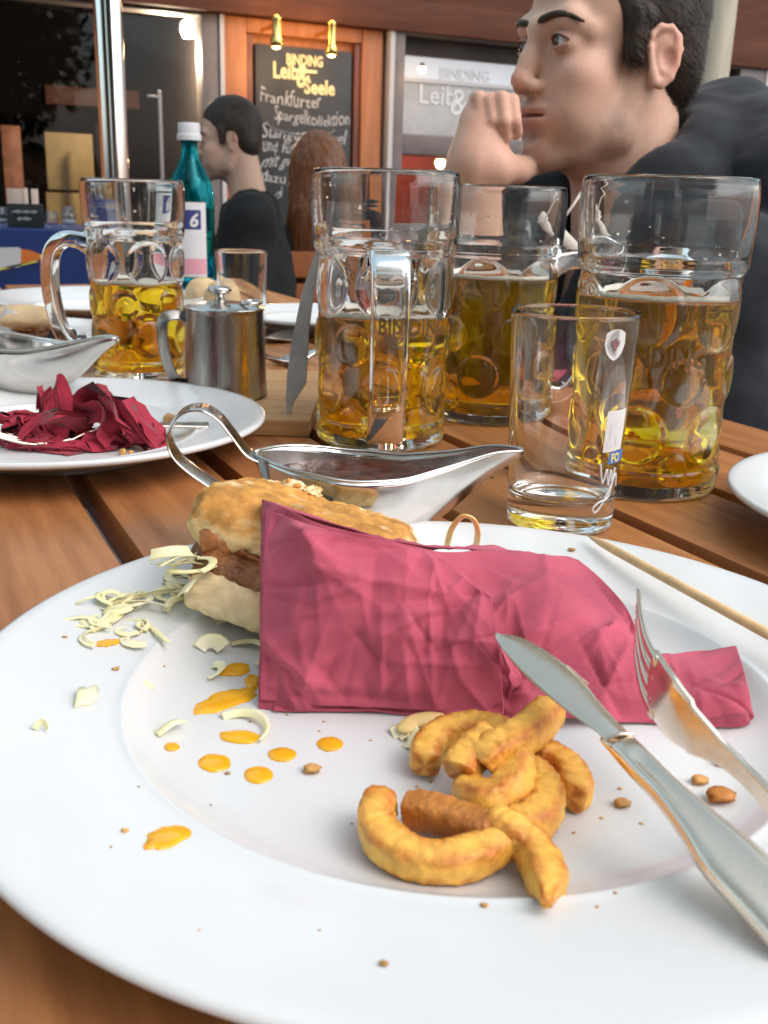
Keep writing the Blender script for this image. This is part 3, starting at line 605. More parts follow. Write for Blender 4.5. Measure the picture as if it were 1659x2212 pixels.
def make_plate(name, c, Rm, well, h, label, cat='plate', **kw):
    top, bot = plate_profile(Rm, well, h, **kw)
    e = mesh(name, *lathe(top + bot, 220), MATS['porcelain'], loc=(c[0], c[1], TZ + 0.0004)); e.data.set_sharp_from_angle(angle=R(75))
    return tag(e, label, cat), zfun(top)
PC = (0.028, 0.339); PR = 0.1765
plate, plz = make_plate('dinner_plate', PC, PR, 0.119, 0.0225, 'large round white dinner plate with the half eaten burger and curly fries')
def PL(x, y, dz=0.0):
    z = 0.008
    for _ in range(12):
        p = P(x, y, z); z = plz(math.hypot(p.x - PC[0], p.y - PC[1])) + 0.0004 + dz
    return P(x, y, z)
LC = (-0.240, 0.735)
lplate, lpz = make_plate('dinner_plate', LC, 0.150, 0.098, 0.027, 'white plate holding the crumpled red napkin and a sauce boat', foot=0.078)
make_plate('side_plate', (0.338, 0.566), 0.134, 0.08, 0.028, 'white plate edge beside the beer mug at the table side of the man')
q = P(245, 655, .02); make_plate('dinner_plate', (q.x - .02, q.y), 0.17, 0.10, 0.03, 'white plate behind the beer mug with its handle outward')
q = P(640, 690, .02); make_plate('dinner_plate', (q.x + .03, q.y + .06), 0.125, 0.085, 0.024, 'white plate between the metal pot and the central mug, farther back')
q = P(60, 745, .01); bpl, bpz = make_plate('burger_plate', (q.x - .03, q.y + .05), 0.12, 0.08, 0.022, 'white plate with a whole burger, partly outside the picture')
BPC = (q.x - .03, q.y + .05)

# ---- beer mugs
def mug_outer(th, z, H=0.2):
    zz = z / H * 0.2
    base = np.interp(zz, [0, .003, .008, .02, .05, .09, .125, .143, .147, .150, .153, .158, .175, .19, .1965, .2], [.0478, .0505, .0512, .0505, .0508, .0515, .0520, .0528, .0545, .0548, .0545, .0552, .0562, .0560, .0552, .0545])
    bump = np.zeros_like(zz + th)
    for zc, rr, nn, ph, amp in ((.119, .0225, 6, 0.0, .0034), (.078, .0150, 6, .5, .0026), (.043, .0185, 6, .0, .0030), (.0215, .0105, 6, .5, .0016)):
        for k in range(nn):
            dth = (th - 2 * math.pi * (k + ph) / nn + math.pi) % (2 * math.pi) - math.pi
            dd = np.sqrt((dth * .051) ** 2 + (zz - zc) ** 2) / rr
            bump = np.maximum(bump, amp * np.sqrt(np.clip(1 - dd ** 2, 0, 1)))
    return base, bump
def mug_mesh(H):
    n, m = 216, 190; th = np.linspace(0, 2 * np.pi, n, endpoint=False)[:, None]; zo = (np.linspace(0, 1, m) ** 1.0 * H)[None, :]
    b, bp = mug_outer(th, zo, H); ro = b + bp - .0012 * (np.abs(zo / H * .2 - .08) < .062)
    mi = 70; zi = np.linspace(H - .0012, .0075 * H / .2, mi)[None, :]
    bi, bpi = mug_outer(th, zi, H); ri = bi - np.interp(zi / H * .2, [0, .02, .14, .16, .2], [.0075, .0068, .0066, .0042, .0030]) + bpi * .35
    ri = ri * np.interp(zi / H * .2, [.0075, .011, .017], [.90, .985, 1.0])
    rings_r = np.concatenate([ro, np.full((n, 1), 1.0) * (ro[:, -1:] + ri[:, :1]) / 2, ri, ri[:, -1:] * .6], 1)
    zs = np.concatenate([zo[0], [H + .0008], zi[0], [.0066 * H / .2]])
    V = np.stack([rings_r * np.cos(th), rings_r * np.sin(th), np.tile(zs, (n, 1))], -1); k = rings_r.shape[1]
    V = V.reshape(-1, 3); Fc = grid_faces(n, k, True); b0 = len(V)
    V = np.vstack([V, (0, 0, .003), (0, 0, .0064 * H / .2)])
    for i in range(n):
        j = (i + 1) % n; Fc.append((b0, j * k, i * k)); Fc.append((b0 + 1, i * k + k - 1, j * k + k - 1))
    return V, Fc
def beer_mesh(H, lvl):
    n = 120; th = np.linspace(0, 2 * np.pi, n, endpoint=False)[:, None]; zi = np.linspace(.0079 * H / .2, lvl, 60)[None, :]
    bi, bpi = mug_outer(th, zi, H); ri = bi - np.interp(zi / H * .2, [0, .02, .14, .16, .2], [.0075, .0068, .0066, .0042, .0030]) + bpi * .35 + .0004
    ri = ri * np.interp(zi / H * .2, [.0075, .011, .017], [.90, .985, 1.0]); V = np.stack([ri * np.cos(th), ri * np.sin(th), np.tile(zi[0], (n, 1))], -1).reshape(-1, 3); k = 60; Fc = grid_faces(n, k, True); b0 = len(V)
    V = np.vstack([V, (0, 0, zi[0, 0]), (0, 0, lvl)])
    for i in range(n):
        j = (i + 1) % n; Fc.append((b0, j * k, i * k)); Fc.append((b0 + 1, i * k + k - 1, j * k + k - 1))
    return V, Fc, ri[:, -1]
def mug_handle(H):
    k = H / .2
    p = catmull([(.046, 0, .134 * k), (.060, 0, .139 * k), (.078, 0, .1395 * k), (.0925, 0, .128 * k), (.098, 0, .105 * k), (.0965, 0, .075 * k), (.089, 0, .045 * k), (.075, 0, .024 * k), (.061, 0, .017 * k), (.046, 0, .0175 * k)], 60)
    rd = np.interp(np.linspace(0, 1, 60), [0, .12, .3, .7, .9, 1], [.0150, .0118, .0105, .0098, .0110, .0135])
    return tube(p, rd * .70, 44, power=6.0, flat=1.85, up0=(0, 1, 0))
def on_cyl(tv, r, th0, z0):
    a = th0 + tv[:, 0] / r
    return np.stack([r * np.cos(a), r * np.sin(a), z0 + tv[:, 1]], 1)
def make_mug(c, H, sc, lvl, foam, rz, label, txt_th=None, seed=1, resid=0.0):
    e = empty('beer_mug', (c[0], c[1], TZ + .0006), rz); tag(e, label, 'beer mug', 'beer mugs on the table')
    S = np.array((sc, sc, 1.0))
    v, f = mug_mesh(H); mesh('body', v * S, f, MATS['glass'], e, loc=(0, 0, 0))
    v, f = mug_handle(H); mesh('handle', v * S, f, MATS['glass'], e, loc=(0, 0, 0))
    v, f, rr = beer_mesh(H, lvl); mesh('beer', v * S, f, MATS['beer'], e, loc=(0, 0, 0))
    # foam: a thin uneven cap that climbs the wall here and there
    n = 120; th = np.linspace(0, 2 * np.pi, n, endpoint=False); ring = []
    cli = foam * (.9 + .5 * fbm(np.stack([np.cos(th) * 3 + seed, np.sin(th) * 3, th * 0], 1), 3))
    rw = rr - .0007
    for r_, z_ in ((rw * .88 - .002 * np.abs(np.sin(th * 7 + seed)), .0002), (rw * .90, .0010), (rw * .93, .0016), (rw * .96, .0022), (rw * .985, .0026), (rw, None), (rw, -.0004), (rw * .95, -.0003), (rw * .88 - .002 * np.abs(np.sin(th * 7 + seed)), .0001)):
        zz = lvl + (np.full(n, z_) if z_ is not None else np.maximum(cli, .0024)); ring.append(np.stack([r_ * np.cos(th), r_ * np.sin(th), zz], 1))
    V = np.stack(ring, 1).reshape(-1, 3); mesh('foam', V * S, grid_faces(n, 9, True), MATS['foam'], e, loc=(0, 0, 0))
    if resid:     # dried foam clinging to the inside of the rim
        rs = np.random.RandomState(seed); V = []; Fc = []
        for _ in range(int(resid)):
            t0 = rs.uniform(0, 2 * np.pi); z0 = H * rs.choice([rs.uniform(.80, .96), rs.uniform(.755, .79)]); s_ = rs.uniform(.0004, .0013); b = len(V); m_ = 7
            bi = float(np.interp(z0 / H * .2, [.14, .16, .2], [.0455, .0508, .0514])) - .0003
            for i in range(m_):
                a = 2 * np.pi * i / m_; q = s_ * rs.uniform(.5, 1.2); tt = t0 + q * np.cos(a) / bi * 1.5; V.append((bi * np.cos(tt), bi * np.sin(tt), z0 + q * np.sin(a)))
            V.append(((bi - .0006) * np.cos(t0), (bi - .0006) * np.sin(t0), z0)); Fc += [(b + i, b + (i + 1) % m_, b + m_) for i in range(m_)]
        kind(mesh('foam_residue', np.array(V) * S, Fc, MATS['foam'], e, loc=(0, 0, 0)), 'stuff')
    if txt_th is not None:
        tv, tf = text_mesh('BINDING', .0155, bold=.0004, align='CENTER'); tv[:, 1] *= 1.15; tv[:, 0] *= .95
        mesh('lettering', on_cyl(tv, .0527, txt_th, .088) * S, tf, MATS['engrave'], e, smooth=False, loc=(0, 0, 0))
    return e
def depth_at(px, Y): return D(px, 420, Y).x
make_mug((P(1393, 1060).x, 0.685), 0.2015, 1.0, .128, .0038, R(70), 'tall beer mug nearest the hoodie, more than half full', txt_th=R(-70 - 98), seed=2, resid=20)
make_mug((P(820, 960).x, 0.797), 0.2030, 1.0, .0985, .0040, R(-87), 'central half full beer mug with its handle turned to the viewer', txt_th=R(87 - 62), seed=5, resid=25)
make_mug((.0905, 0.900), 0.1955, 1.0, .122, .0035, R(12), 'beer mug half hidden behind the central one, its handle beside the empty glass', seed=8, resid=25)
make_mug((P(296, 815).x, 1.055), 0.1930, .905, .095, .0035, R(178), 'smaller looking beer mug behind the sauce boat with its handle outward', seed=11, resid=20)

mat('crest_dark', (.22, .10, .10), .6)
# ---- straight glasses
def tumbler(name, c, r0, r1, h, label, base=.012, wall=.0016):
    e = empty(name, (c[0], c[1], TZ + .0006)); tag(e, label, 'glass')
    prof = [(0, .0012), (r0 * .8, .0012), (r0 * .93, 0), (r0, .0015), (r0, .004), (r0, .006)] + [(r0 + (r1 - r0) * t, .006 + (h - .009) * t) for t in (.02, .1, .3, .5, .7, .9, .98, 1.0)] + [(r1, h - .001), (r1 - wall * .3, h), (r1 - wall * .8, h), (r1 - wall, h - .001)] + [(r1 - wall + (r0 - wall * .3 - r1) * t, h - .003 + (base + .009 - h) * t) for t in (0, .02, .1, .3, .5, .7, .9, .98, 1.0)] + [ (r0 * .84, base + .0012), (r0 * .6, base + .0002), (0, base)]
    v, f = lathe(prof, 128); mesh('body', v, f, MATS['glass'], e, loc=(0, 0, 0), sharp=60)
    return e
GC = P(1212, 1163); GY = GC.y + .031
gl = tumbler('empty_glass', (P(1213, 1140).x, GY), .0315, .0368, .1265, 'empty straight glass with white and blue print behind the dinner plate', base=.0165)
gth = lambda z: .0315 + (.0368 - .0315) * (z - .006) / .12 + .00025
def decal(pts, z0, th0, m, name='print', par=gl):
    pts = np.array(pts, float); r = gth(z0) ; V = [(gth(z0 + y) * math.cos(th0 + x / r), gth(z0 + y) * math.sin(th0 + x / r), z0 + y) for x, y in pts]
    return V
def decal_rect(x0, x1, y0, y1, z0, th0, m, lift=0.0, name='print'):
    n = 12; xs = np.linspace(x0, x1, n); V = []
    for x in xs:
        for y in (y0, y1):
            r = gth(z0 + y) + lift; V.append((r * math.cos(th0 + x / .0345), r * math.sin(th0 + x / .0345), z0 + y))
    return mesh(name, V, [(2 * i, 2 * i + 2, 2 * i + 3, 2 * i + 1) for i in range(n - 1)], MATS[m], gl, loc=(0, 0, 0))
def decal_disc(rx, ry, z0, th0, m, lift=0.0, pts=None, name='print'):
    pts = pts if pts is not None else [(rx * math.cos(a), ry * math.sin(a)) for a in np.linspace(0, 2 * np.pi, 28, endpoint=False)]
    V = [((gth(z0 + y) + lift) * math.cos(th0 + x / .0345), (gth(z0 + y) + lift) * math.sin(th0 + x / .0345), z0 + y) for x, y in pts]
    return mesh(name, V, [list(range(len(V)))], MATS[m], gl, loc=(0, 0, 0), smooth=False)
tcr = R(-62)
shield = [(-.0062, .006), (-.003, .0078), (0, .0082), (.003, .0078), (.0062, .006), (.0066, 0), (.005, -.005), (.0025, -.0078), (0, -.009), (-.0025, -.0078), (-.005, -.005), (-.0066, 0)]
decal_disc(0, 0, .112, tcr, 'print_white', 0, shield, 'crest')
decal_disc(0, 0, .112, tcr, 'crest_dark', .0002, [(x_ * .62, y_ * .62) for x_, y_ in [(-.001, .005), (.001, .005), (.0018, .002), (.0042, .004), (.0040, -.001), (.0018, -.003), (.0012, -.006), (-.0012, -.006), (-.0018, -.003), (-.0040, -.001), (-.0042, .004), (-.0018, .002)]], 'crest_bird')
tpr = R(-52)
decal_rect(-.0055, .0125, -.0115, .0125, .062, tpr, 'print_white', 0, 'picture_panel')
for a, b, c, d in ((-.002, .004, -.004, .006), (.004, .009, -.008, .003), (-.003, .002, -.009, -.006)): decal_rect(a, b, c, d, .062, tpr, 'paper', .00015, 'picture')
decal_rect(-.0002, .017, -.0035, .0035, .0465, tpr, 'print_blue', .0001, 'blue_panel')
tv, tf = text_mesh('FO', .0072, bold=.0002); th0 = tpr
mesh('lettering', np.array([((gth(.0465) + .0003) * math.cos(th0 + (x + .0016) / .0345), (gth(.0465) + .0003) * math.sin(th0 + (x + .0016) / .0345), .0465 + y - .0026) for x, y, _ in tv]), tf, MATS['print_yellow'], gl, smooth=False, loc=(0, 0, 0))
scr = catmull([(-.006, .010), (-.003, -.002), (.0, .006), (.002, -.004), (.004, .005), (.006, -.003), (.008, .006), (.004, -.010), (-.004, -.013), (-.0085, -.016), (-.007, -.019), (-.003, -.016), (.004, -.006), (.010, .002), (.012, -.006)], 110)
v, f = tube([((gth(.034)) * math.cos(tpr + x / .0345), gth(.034) * math.sin(tpr + x / .0345), .034 + y) for x, y in scr], .00065, 6); mesh('script', v, f, MATS['print_white'], gl, loc=(0, 0, 0))
q = P(522, 745, 0); tumbler('empty_glass', (D(522, 600, 1.36).x, 1.36), .030, .0335, .112, 'empty clear glass standing behind the metal pot', base=.012)

# ---- wooden board with the metal pot
bdv, bdf = box(-.178, -.061, .793, 1.03, TZ + .0004, TZ + .0138, .0018)
bo = mesh('serving_board', bdv - np.array((-.12, .9, TZ)), bdf, MATS['pale_wood'], loc=(-.12, .9, TZ), sharp=40); tag(bo, 'pale wooden board under the metal pot', 'board')
pc = (D(486, 760, .885).x, .887); pt = empty('metal_pot', (pc[0], pc[1], TZ + .0142)); tag(pt, 'small brushed steel coffee pot with knobbed lid on the wooden board', 'pot')
mat('pot_steel', (0.36, 0.335, 0.31), 0.28, metal=1.0, var=0.15, vscale=25, rvar=.08, stretch=(6, 6, .5))
v, f = lathe([(0, 0), (.0345, 0), (.0362, .0012), (.0358, .004), (.0357, .007), (.0345, .04), (.0333, .071), (.0332, .074), (.0336, .0755), (.0322, .0757), (.0312, .074), (.034, .004), (0, .003)], 72); mesh('body', v, f, MATS['pot_steel'], pt, loc=(0, 0, 0), sharp=50)
v, f = lathe([(0, .0815), (.012, .0812), (.024, .0795), (.0325, .0775), (.0350, .0768), (.0352, .0760), (.0318, .0758), (0, .0758)], 72); ld = mesh('lid', v, f, MATS['steel'], pt, loc=(0, 0, 0), sharp=50)
v, f = lathe([(0, .0945), (.006, .0942), (.0098, .0925), (.0105, .0905), (.008, .0885), (.0042, .087), (.0038, .084), (.0055, .0812), (0, .081)], 32); mesh('knob', v + (-.004, 0, 0), f, MATS['steel'], ld, loc=(0, 0, 0))
v, f = tube([(.031 + .0085 * math.cos(a) - .0075, -.004 + .012 * math.sin(a), .0815) for a in np.linspace(0, 2 * np.pi, 30)], .0016, 8, caps=False); mesh('hinge_ring', v, f, MATS['steel'], ld, loc=(0, 0, 0))
hp = catmull([(-.031, -.004, .066), (-.040, -.008, .0695), (-.050, -.012, .066), (-.0515, -.013, .05), (-.0485, -.012, .03), (-.043, -.010, .015), (-.0355, -.006, .011)], 40)
v, f = tube(hp, .0052, 12, power=4, flat=.18, up0=(-1, 0, 0)); mesh('handle', v, f, MATS['pot_steel'], pt, loc=(0, 0, 0))

# ---- grey blade standing on its tip beside the central mug
kb = P(621, 893, .0142); bl = empty('standing_blade', (kb.x, kb.y, TZ + .0142)); tag(bl, 'grey steel blade standing on its tip between metal pot and central mug', 'knife')
Yb = kb.y
pts = [(620, 893), (627, 893), (632, 872), (660, 828), (664, 760), (668, 700), (676, 640), (690, 560), (695, 525), (687, 525), (671, 575), (652, 630), (640, 690), (628, 750), (620, 810), (617, 860)]
yy = lambda y: Yb + .02 * (893 - y) / 360.
V0 = [D(x, y, yy(y)) for x, y in pts]; c = len(V0); V1 = [p + Vector((.0006, .0016, 0)) for p in V0]
mat('dull_steel', (0.42, 0.41, 0.40), 0.45, metal=.8, var=.2, vscale=50)
mesh('blade', [p[:] for p in V0 + V1], [list(range(c)), list(range(2 * c - 1, c - 1, -1))] + [(i, c + i, c + (i + 1) % c, (i + 1) % c) for i in range(c)], MATS['dull_steel'], bl, smooth=False)
p1 = D(692, 525, yy(525)); v, f = tube([p1[:], (p1 + Vector((.004, .003, .03)))[:]], [.0045, .0055], 12, power=3, flat=.6); mesh('handle', v, f, MATS['grey_frame'], bl)

# ---- cutlery and bits behind the pot
def spoon(name, loc, rz, label, L=.19, tilt=0.0):
    n = 60; t = np.linspace(0, 1, n); x = t * L
    hw = np.interp(t, [0, .05, .15, .24, .32, .38, .6, .9, 1.0], [.002, .011, .0185, .018, .011, .0042, .0034, .0062, .003]); zc = np.interp(t, [0, .15, .30, .4, .7, 1], [.006, .001, .007, .011, .008, .006])
    dip = np.interp(t, [0, .06, .17, .3, .36, 1], [0, .003, .0055, .002, 0, 0]); m = 11; s = np.linspace(-1, 1, m)
    V = np.stack([np.repeat(x[:, None], m, 1), hw[:, None] * s[None], zc[:, None] - dip[:, None] * (1 - s[None] ** 2)], -1).reshape(-1, 3)
    o = mesh(name, V, grid_faces(n, m), MATS['steel'], loc=loc); o.rotation_euler = (tilt, 0, rz); md = o.modifiers.new('s', 'SOLIDIFY'); md.thickness = .0016
    return tag(o, label, 'spoon')
q = P(578, 745); spoon('spoon', (q.x, q.y, TZ + .004), R(70), 'steel spoon lying behind the metal pot, bowl towards the viewer')
q = P(575, 790); spoon('spoon', (q.x + .002, q.y, TZ + .004), R(35), 'steel spoon lying closest behind the metal pot', .17)
mat('bread', (0.62, 0.45, 0.25), 0.7, var=.2, vscale=40, bump=.3, bscale=100)
def lump(name, c, r, m, label, cat, seed=0, amp=.12, fs=2.0, rz=0.0, h=None):
    bm = bmesh.new(); bmesh.ops.create_icosphere(bm, subdivisions=4, radius=1.0); V = np.array([v.co[:] for v in bm.verts]); Fc = [[v.index for v in f.verts] for f in bm.faces]; bm.free()
    V = V * (1 + amp * fbm(V * fs + seed * 3.1, 3)[:, None]); V[:, 2] = np.where(V[:, 2] < -.6, -.6 + (V[:, 2] + .6) * .2, V[:, 2])
    V = V * np.array(r); V[:, 2] -= V[:, 2].min(); o = mesh(name, V, Fc, MATS[m], loc=c); o.rotation_euler.z = rz
    return tag(o, label, cat)
for px, py, Y, r, lab in ((440, 606, 1.62, (.030, .024, .026), 'pale bread roll on the far plate beside the teal bottle'), (480, 632, 1.50, (.026, .024, .030), 'pale bread roll just above the knob of the metal pot')):
    q = D(px, py, Y); q.z = TZ + .012; lump('bread_roll', q, r, 'bread', lab, 'bread', seed=px)
q = P(1205, 842); lump('pink_napkin', (q.x, q.y, TZ + .0006), (.030, .014, .008), 'napkin', 'pink napkin scrap seen between the empty glass and the mugs', 'napkin', 3, .4, 3)
q = P(1214, 800); e = empty('white_card', (q.x, q.y, TZ + .0006)); tag(e, 'small white card standing between the mug handle and the mug nearest the hoodie', 'card')
v, f = box(-.016, .016, -.006, -.005, 0, .028); mesh('front', v, f, MATS['paper'], e, smooth=False, loc=(0, 0, 0)); v, f = box(-.016, .016, .005, .006, 0, .028); mesh('back', v, f, MATS['paper'], e, smooth=False, loc=(0, 0, 0)); v, f = box(-.016, .016, -.006, .006, .0282, .029); mesh('fold', v, f, MATS['paper'], e, smooth=False, loc=(0, 0, 0))

# ---- teal bottle
q = D(412, 420, 1.78); bt = empty('water_bottle', (q.x, q.y, TZ + .0006)); tag(bt, 'teal glass water bottle with white screw cap and white label', 'bottle')
k = .0385
v, f = lathe(smoothprof([(0, .004), (k * .8, .002), (k, .006), (k, .05), (k, .14), (k * .99, .175), (k * .88, .197), (k * .62, .217), (k * .40, .235), (k * .35, .25), (k * .36, .268)], 70).tolist() + [(k * .30, .268), (k * .29, .25), (k * .35, .233), (k * .8, .197), (k * .92, .17), (k * .92, .01), (0, .009)], 64); mesh('body', v, f, MATS['bottle_glass'], bt, loc=(0, 0, 0))
cap = [(0, .289), (k * .44, .289), (k * .47, .286), (k * .47, .272), (k * .52, .270), (k * .52, .262), (k * .40, .262)]
mat('cap_white', (.55, .56, .57), .45); v, f = lathe(cap, 48); mesh('cap', v, f, MATS['cap_white'], bt, loc=(0, 0, 0), sharp=40)
def blabel(x0, x1, z0, z1, m, lift, name):
    a = np.linspace(x0, x1, 20); V = [((k + lift) * math.cos(t), (k + lift) * math.sin(t), z) for t in a for z in (z0, z1)]
    return mesh(name, V, [(2 * i, 2 * i + 2, 2 * i + 3, 2 * i + 1) for i in range(19)], MATS[m], bt, loc=(0, 0, 0))
lb = blabel(R(-160), R(-42), .045, .165, 'paper', .0004, 'label'); blabel(R(-105), R(-56), .122, .153, 'print_navy', .0008, 'label_square'); blabel(R(-105), R(-44), .05, .075, 'print_pink', .0008, 'label_band')
tv, tf = text_mesh('6', .03, shear=.2, bold=.0008); mesh('lettering', np.array([((k + .0013) * math.cos(R(-86) + x / k), (k + .0013) * math.sin(R(-86) + x / k), .1265 + y) for x, y, _ in tv]), tf, MATS['print_white'], bt, smooth=False, loc=(0, 0, 0))

# ---- sauce boats
def boat_mesh(L=.155):
    nu, nv = 72, 41; u = np.linspace(0, 1, nu); ph = np.linspace(0, np.pi, nv)
    x = -.068 + L * u
    w_ = np.interp(u, [0, .02, .06, .14, .28, .42, .55, .68, .80, .90, .97, 1.0], [.002, .010, .0185, .0285, .0360, .0355, .0285, .0195, .0125, .0085, .0058, .0030])
    zr = np.interp(u, [0, .12, .35, .55, .75, .9, 1.0], [.0590, .0575, .0525, .0520, .0580, .0640, .0635])
    zb = np.interp(u, [0, .03, .1, .2, .4, .55, .68, .8, .9, 1.0], [.057, .042, .022, .0125, .0085, .0105, .0200, .0355, .0500, .0605])
    ker = np.ones(7) / 7
    for a in (w_, zr, zb):
        s = np.convolve(np.pad(a, 3, 'edge'), ker, 'valid'); a[2:-2] = s[2:-2]
    flare = 1 + .0 * u
    c = np.cos(ph); s = np.sin(ph)
    y = w_[:, None] * np.sign(c) * np.abs(c) ** .82; z = zr[:, None] - (zr - zb)[:, None] * s[None] ** .92
    V = np.stack([np.repeat(x[:, None], nv, 1), y, z], -1).reshape(-1, 3)
    return V, grid_faces(nu, nv), (x, w_, zr, zb)
def make_boat(loc, rz, label, lvl=None, sc=1.0):
    e = empty('sauce_boat', loc, rz); tag(e, label, 'sauce boat')
    V, Fc, (x, w_, zr, zb) = boat_mesh(); o = mesh('bowl', V * sc, Fc, MATS['steel'], e, loc=(0, 0, 0)); md = o.modifiers.new('s', 'SOLIDIFY'); md.thickness = .0013; md.offset = 0
    rim = np.concatenate([V.reshape(72, 41, 3)[:, 0], V.reshape(72, 41, 3)[::-1, -1]]); v, f = tube(rim * sc, .0009, 8); mesh('rim', v, f, MATS['steel'], e, loc=(0, 0, 0))
    v, f = lathe([(.0, .0005), (.021, 0), (.0235, .0008), (.0225, .0022), (.015, .005), (.0125, .0095), (.0, .0098)], 48); v = v * np.array((1.25, .95, 1)) + (-.006, 0, 0); mesh('foot', v * sc, f, MATS['steel'], e, loc=(0, 0, 0))
    hp = catmull([(-.064, 0, .0555), (-.072, 0, .0595), (-.080, 0, .0700), (-.088, 0, .0800), (-.098, 0, .0850), (-.109, 0, .0820), (-.1155, 0, .0715), (-.1145, 0, .0600), (-.106, 0, .0500), (-.090, 0, .0385), (-.070, 0, .0260), (-.050, 0, .0165)], 80)
    v, f = tube(hp * sc, .0100 * sc, 14, power=5, flat=.09, up0=(0, 0, 1)); mesh('handle', v, f, MATS['steel'], e, loc=(0, 0, 0), sharp=50)
    if lvl:
        nu, nv = 60, 25; uu = np.linspace(x[3], x[-8], nu); zb_ = np.interp(uu, x, zb); zr_ = np.interp(uu, x, zr); ww = np.interp(uu, x, w_)
        sn = np.clip((zr_ - lvl) / (zr_ - zb_ + 1e-6), 0, 1) ** (1 / .92); hw = ww * np.sqrt(np.clip(1 - sn ** 2, 0, 1)) ** .82
        s = np.linspace(-1, 1, nv); V = np.stack([np.repeat(uu[:, None], nv, 1), hw[:, None] * s[None] * .99, np.full((nu, nv), lvl)], -1).reshape(-1, 3)
        V[:, 2] += .0022 * fbm(V * 70, 3) * (1 - (np.abs(np.tile(s, nu))) ** 4) + .0012 * np.tile(np.abs(s) ** 6, nu)
        mesh('sauce', V * sc, grid_faces(nu, nv), MATS['sauce_brown'], e, loc=(0, 0, 0))
        bm_ = []
        for k_ in range(5):
            a = .5 + k_ * .12; px_ = -.0565 + .002 * k_; bm_.append((px_, .012 - .004 * k_, .049 - .0015 * k_))
        v, f = tube(catmull(bm_, 20), np.interp(np.linspace(0, 1, 20), [0, .3, 1], [.001, .004, .002]), 8, flat=.5); mesh('sauce_smear', v * sc, f, MATS['sauce_brown'], e, loc=(0, 0, 0))
    return e
b0 = P(553, 965, .058); b1 = P(1124, 951, .064); dv = b1 - b0; sc = dv.length / .153; rzb = math.atan2(dv.y, dv.x)
bc = b0 + dv * (.068 / .155); make_boat((bc.x, bc.y, TZ + .0006), rzb, 'steel sauce boat half full of brown gravy with looped handle behind the burger', .0455, sc)
fz = lpz(0) + .0012; f0 = P(68, 852, .016); t1 = P(277, 737, (.0635 * .95) + fz); a2 = math.atan2(t1.y - f0.y, t1.x - f0.x)
make_boat((f0.x, f0.y, TZ + fz), a2, 'empty steel sauce boat on the plate with the crumpled napkin', None, .98)

# ================================================================== FOOD AND CUTLERY ON THE DINNER PLATE
def ctrl_sheet(C, nu, nv):
    """C: list of columns of 3-D points; smooth sheet through them"""
    C = np.array([[tuple(p) for p in col] for col in C]); cols = np.array([catmull(c, nv) for c in C])
    return np.stack([catmull(cols[:, j], nu) for j in range(nv)], 1)
def crumple(S, amp, fs, seed, edge=0.25, ridge=0.6):
    nu, nv = S.shape[:2]; V = S.reshape(-1, 3); Fc = grid_faces(nu, nv); N = vnormals(V, Fc)
    n = fbm(V * fs * .7 + seed, 3) * .5
    # creases: short straight folds in the plane of the paper, sharp on the ridge
    rs = np.random.RandomState(int(seed * 10)); X = V - V.mean(0); U_, s_, Wt = np.linalg.svd(X[::7], full_matrices=False); a = X @ Wt[0]; b = X @ Wt[1]
    for k in range(int(95 * ridge / .6)):
        c = X[rs.randint(len(X))]; ca, cb = c @ Wt[0], c @ Wt[1]; th = rs.uniform(0, math.pi); ln = rs.uniform(.006, .026); d = (a - ca) * math.cos(th) + (b - cb) * math.sin(th); e = -(a - ca) * math.sin(th) + (b - cb) * math.cos(th)
        wd = rs.uniform(.0009, .0040); n = n + rs.choice([-1, 1]) * rs.uniform(.15, .62) * np.exp(-np.abs(d) / wd) * np.exp(-(e / ln) ** 2)
    u = np.linspace(0, 1, nu)[:, None]; v = np.linspace(0, 1, nv)[None]; fade = np.minimum(1, np.minimum(np.minimum(u, 1 - u) * 14, np.minimum(v, 1 - v) * 10) + edge).reshape(-1)
    return V + N * (amp * n * fade)[:, None], Fc
# ---- the burger
mid = D(640, 1180, .43); bg_ = empty('burger', (mid.x, mid.y, TZ + .0066)); tag(bg_, 'half eaten toasted burger roll with bacon wrapped in the pink napkin', 'burger')
def bread(name, prims, h, seed, amp, fs, topcol, sidecol, crumbcol, par, up=None, topz=None):
    pts = np.array([p[1] for p in prims]); ext = max(max(p[2]) for p in prims) * 1.6 + .01
    s = Sdf(pts.min(0) - ext, pts.max(0) + ext, h)
    for kd, c, r, k, rot in prims: s.ell(c, r, k, rot, box=(kd == 'b'), rnd=min(r) * .75)
    V, Fc = s.surf(1); N = vnormals(V, Fc); V = V + N * (amp * (fbm(V * fs + seed, 4) + .7 * fbm(V * fs * 3.1 + seed, 2)))[:, None]
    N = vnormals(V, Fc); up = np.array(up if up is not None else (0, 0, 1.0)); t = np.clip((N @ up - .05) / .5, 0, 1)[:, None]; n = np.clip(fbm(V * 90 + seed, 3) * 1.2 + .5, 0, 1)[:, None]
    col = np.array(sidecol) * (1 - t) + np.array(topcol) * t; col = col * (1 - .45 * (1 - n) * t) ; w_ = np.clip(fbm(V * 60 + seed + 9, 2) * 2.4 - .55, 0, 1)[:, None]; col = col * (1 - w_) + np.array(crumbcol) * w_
    return mesh(name, V, Fc, MATS['crust'], par, col=col)
rt = rotm(R(-14), R(13), R(-8))
tc_ = D(668, 1150, .437)
prims = [('b', tuple(tc_), (.046, .034, .0125), .008, rt), ('e', tuple(D(528, 1142, .425)), (.021, .026, .0130), .012, rt), ('e', tuple(D(615, 1086, .462)), (.018, .012, .008), .008, rt), ('b', tuple(D(790, 1166, .455)), (.022, .024, .011), .008, rt), ('e', tuple(D(560, 1096, .455)), (.014, .014, .007), .01, rt)]
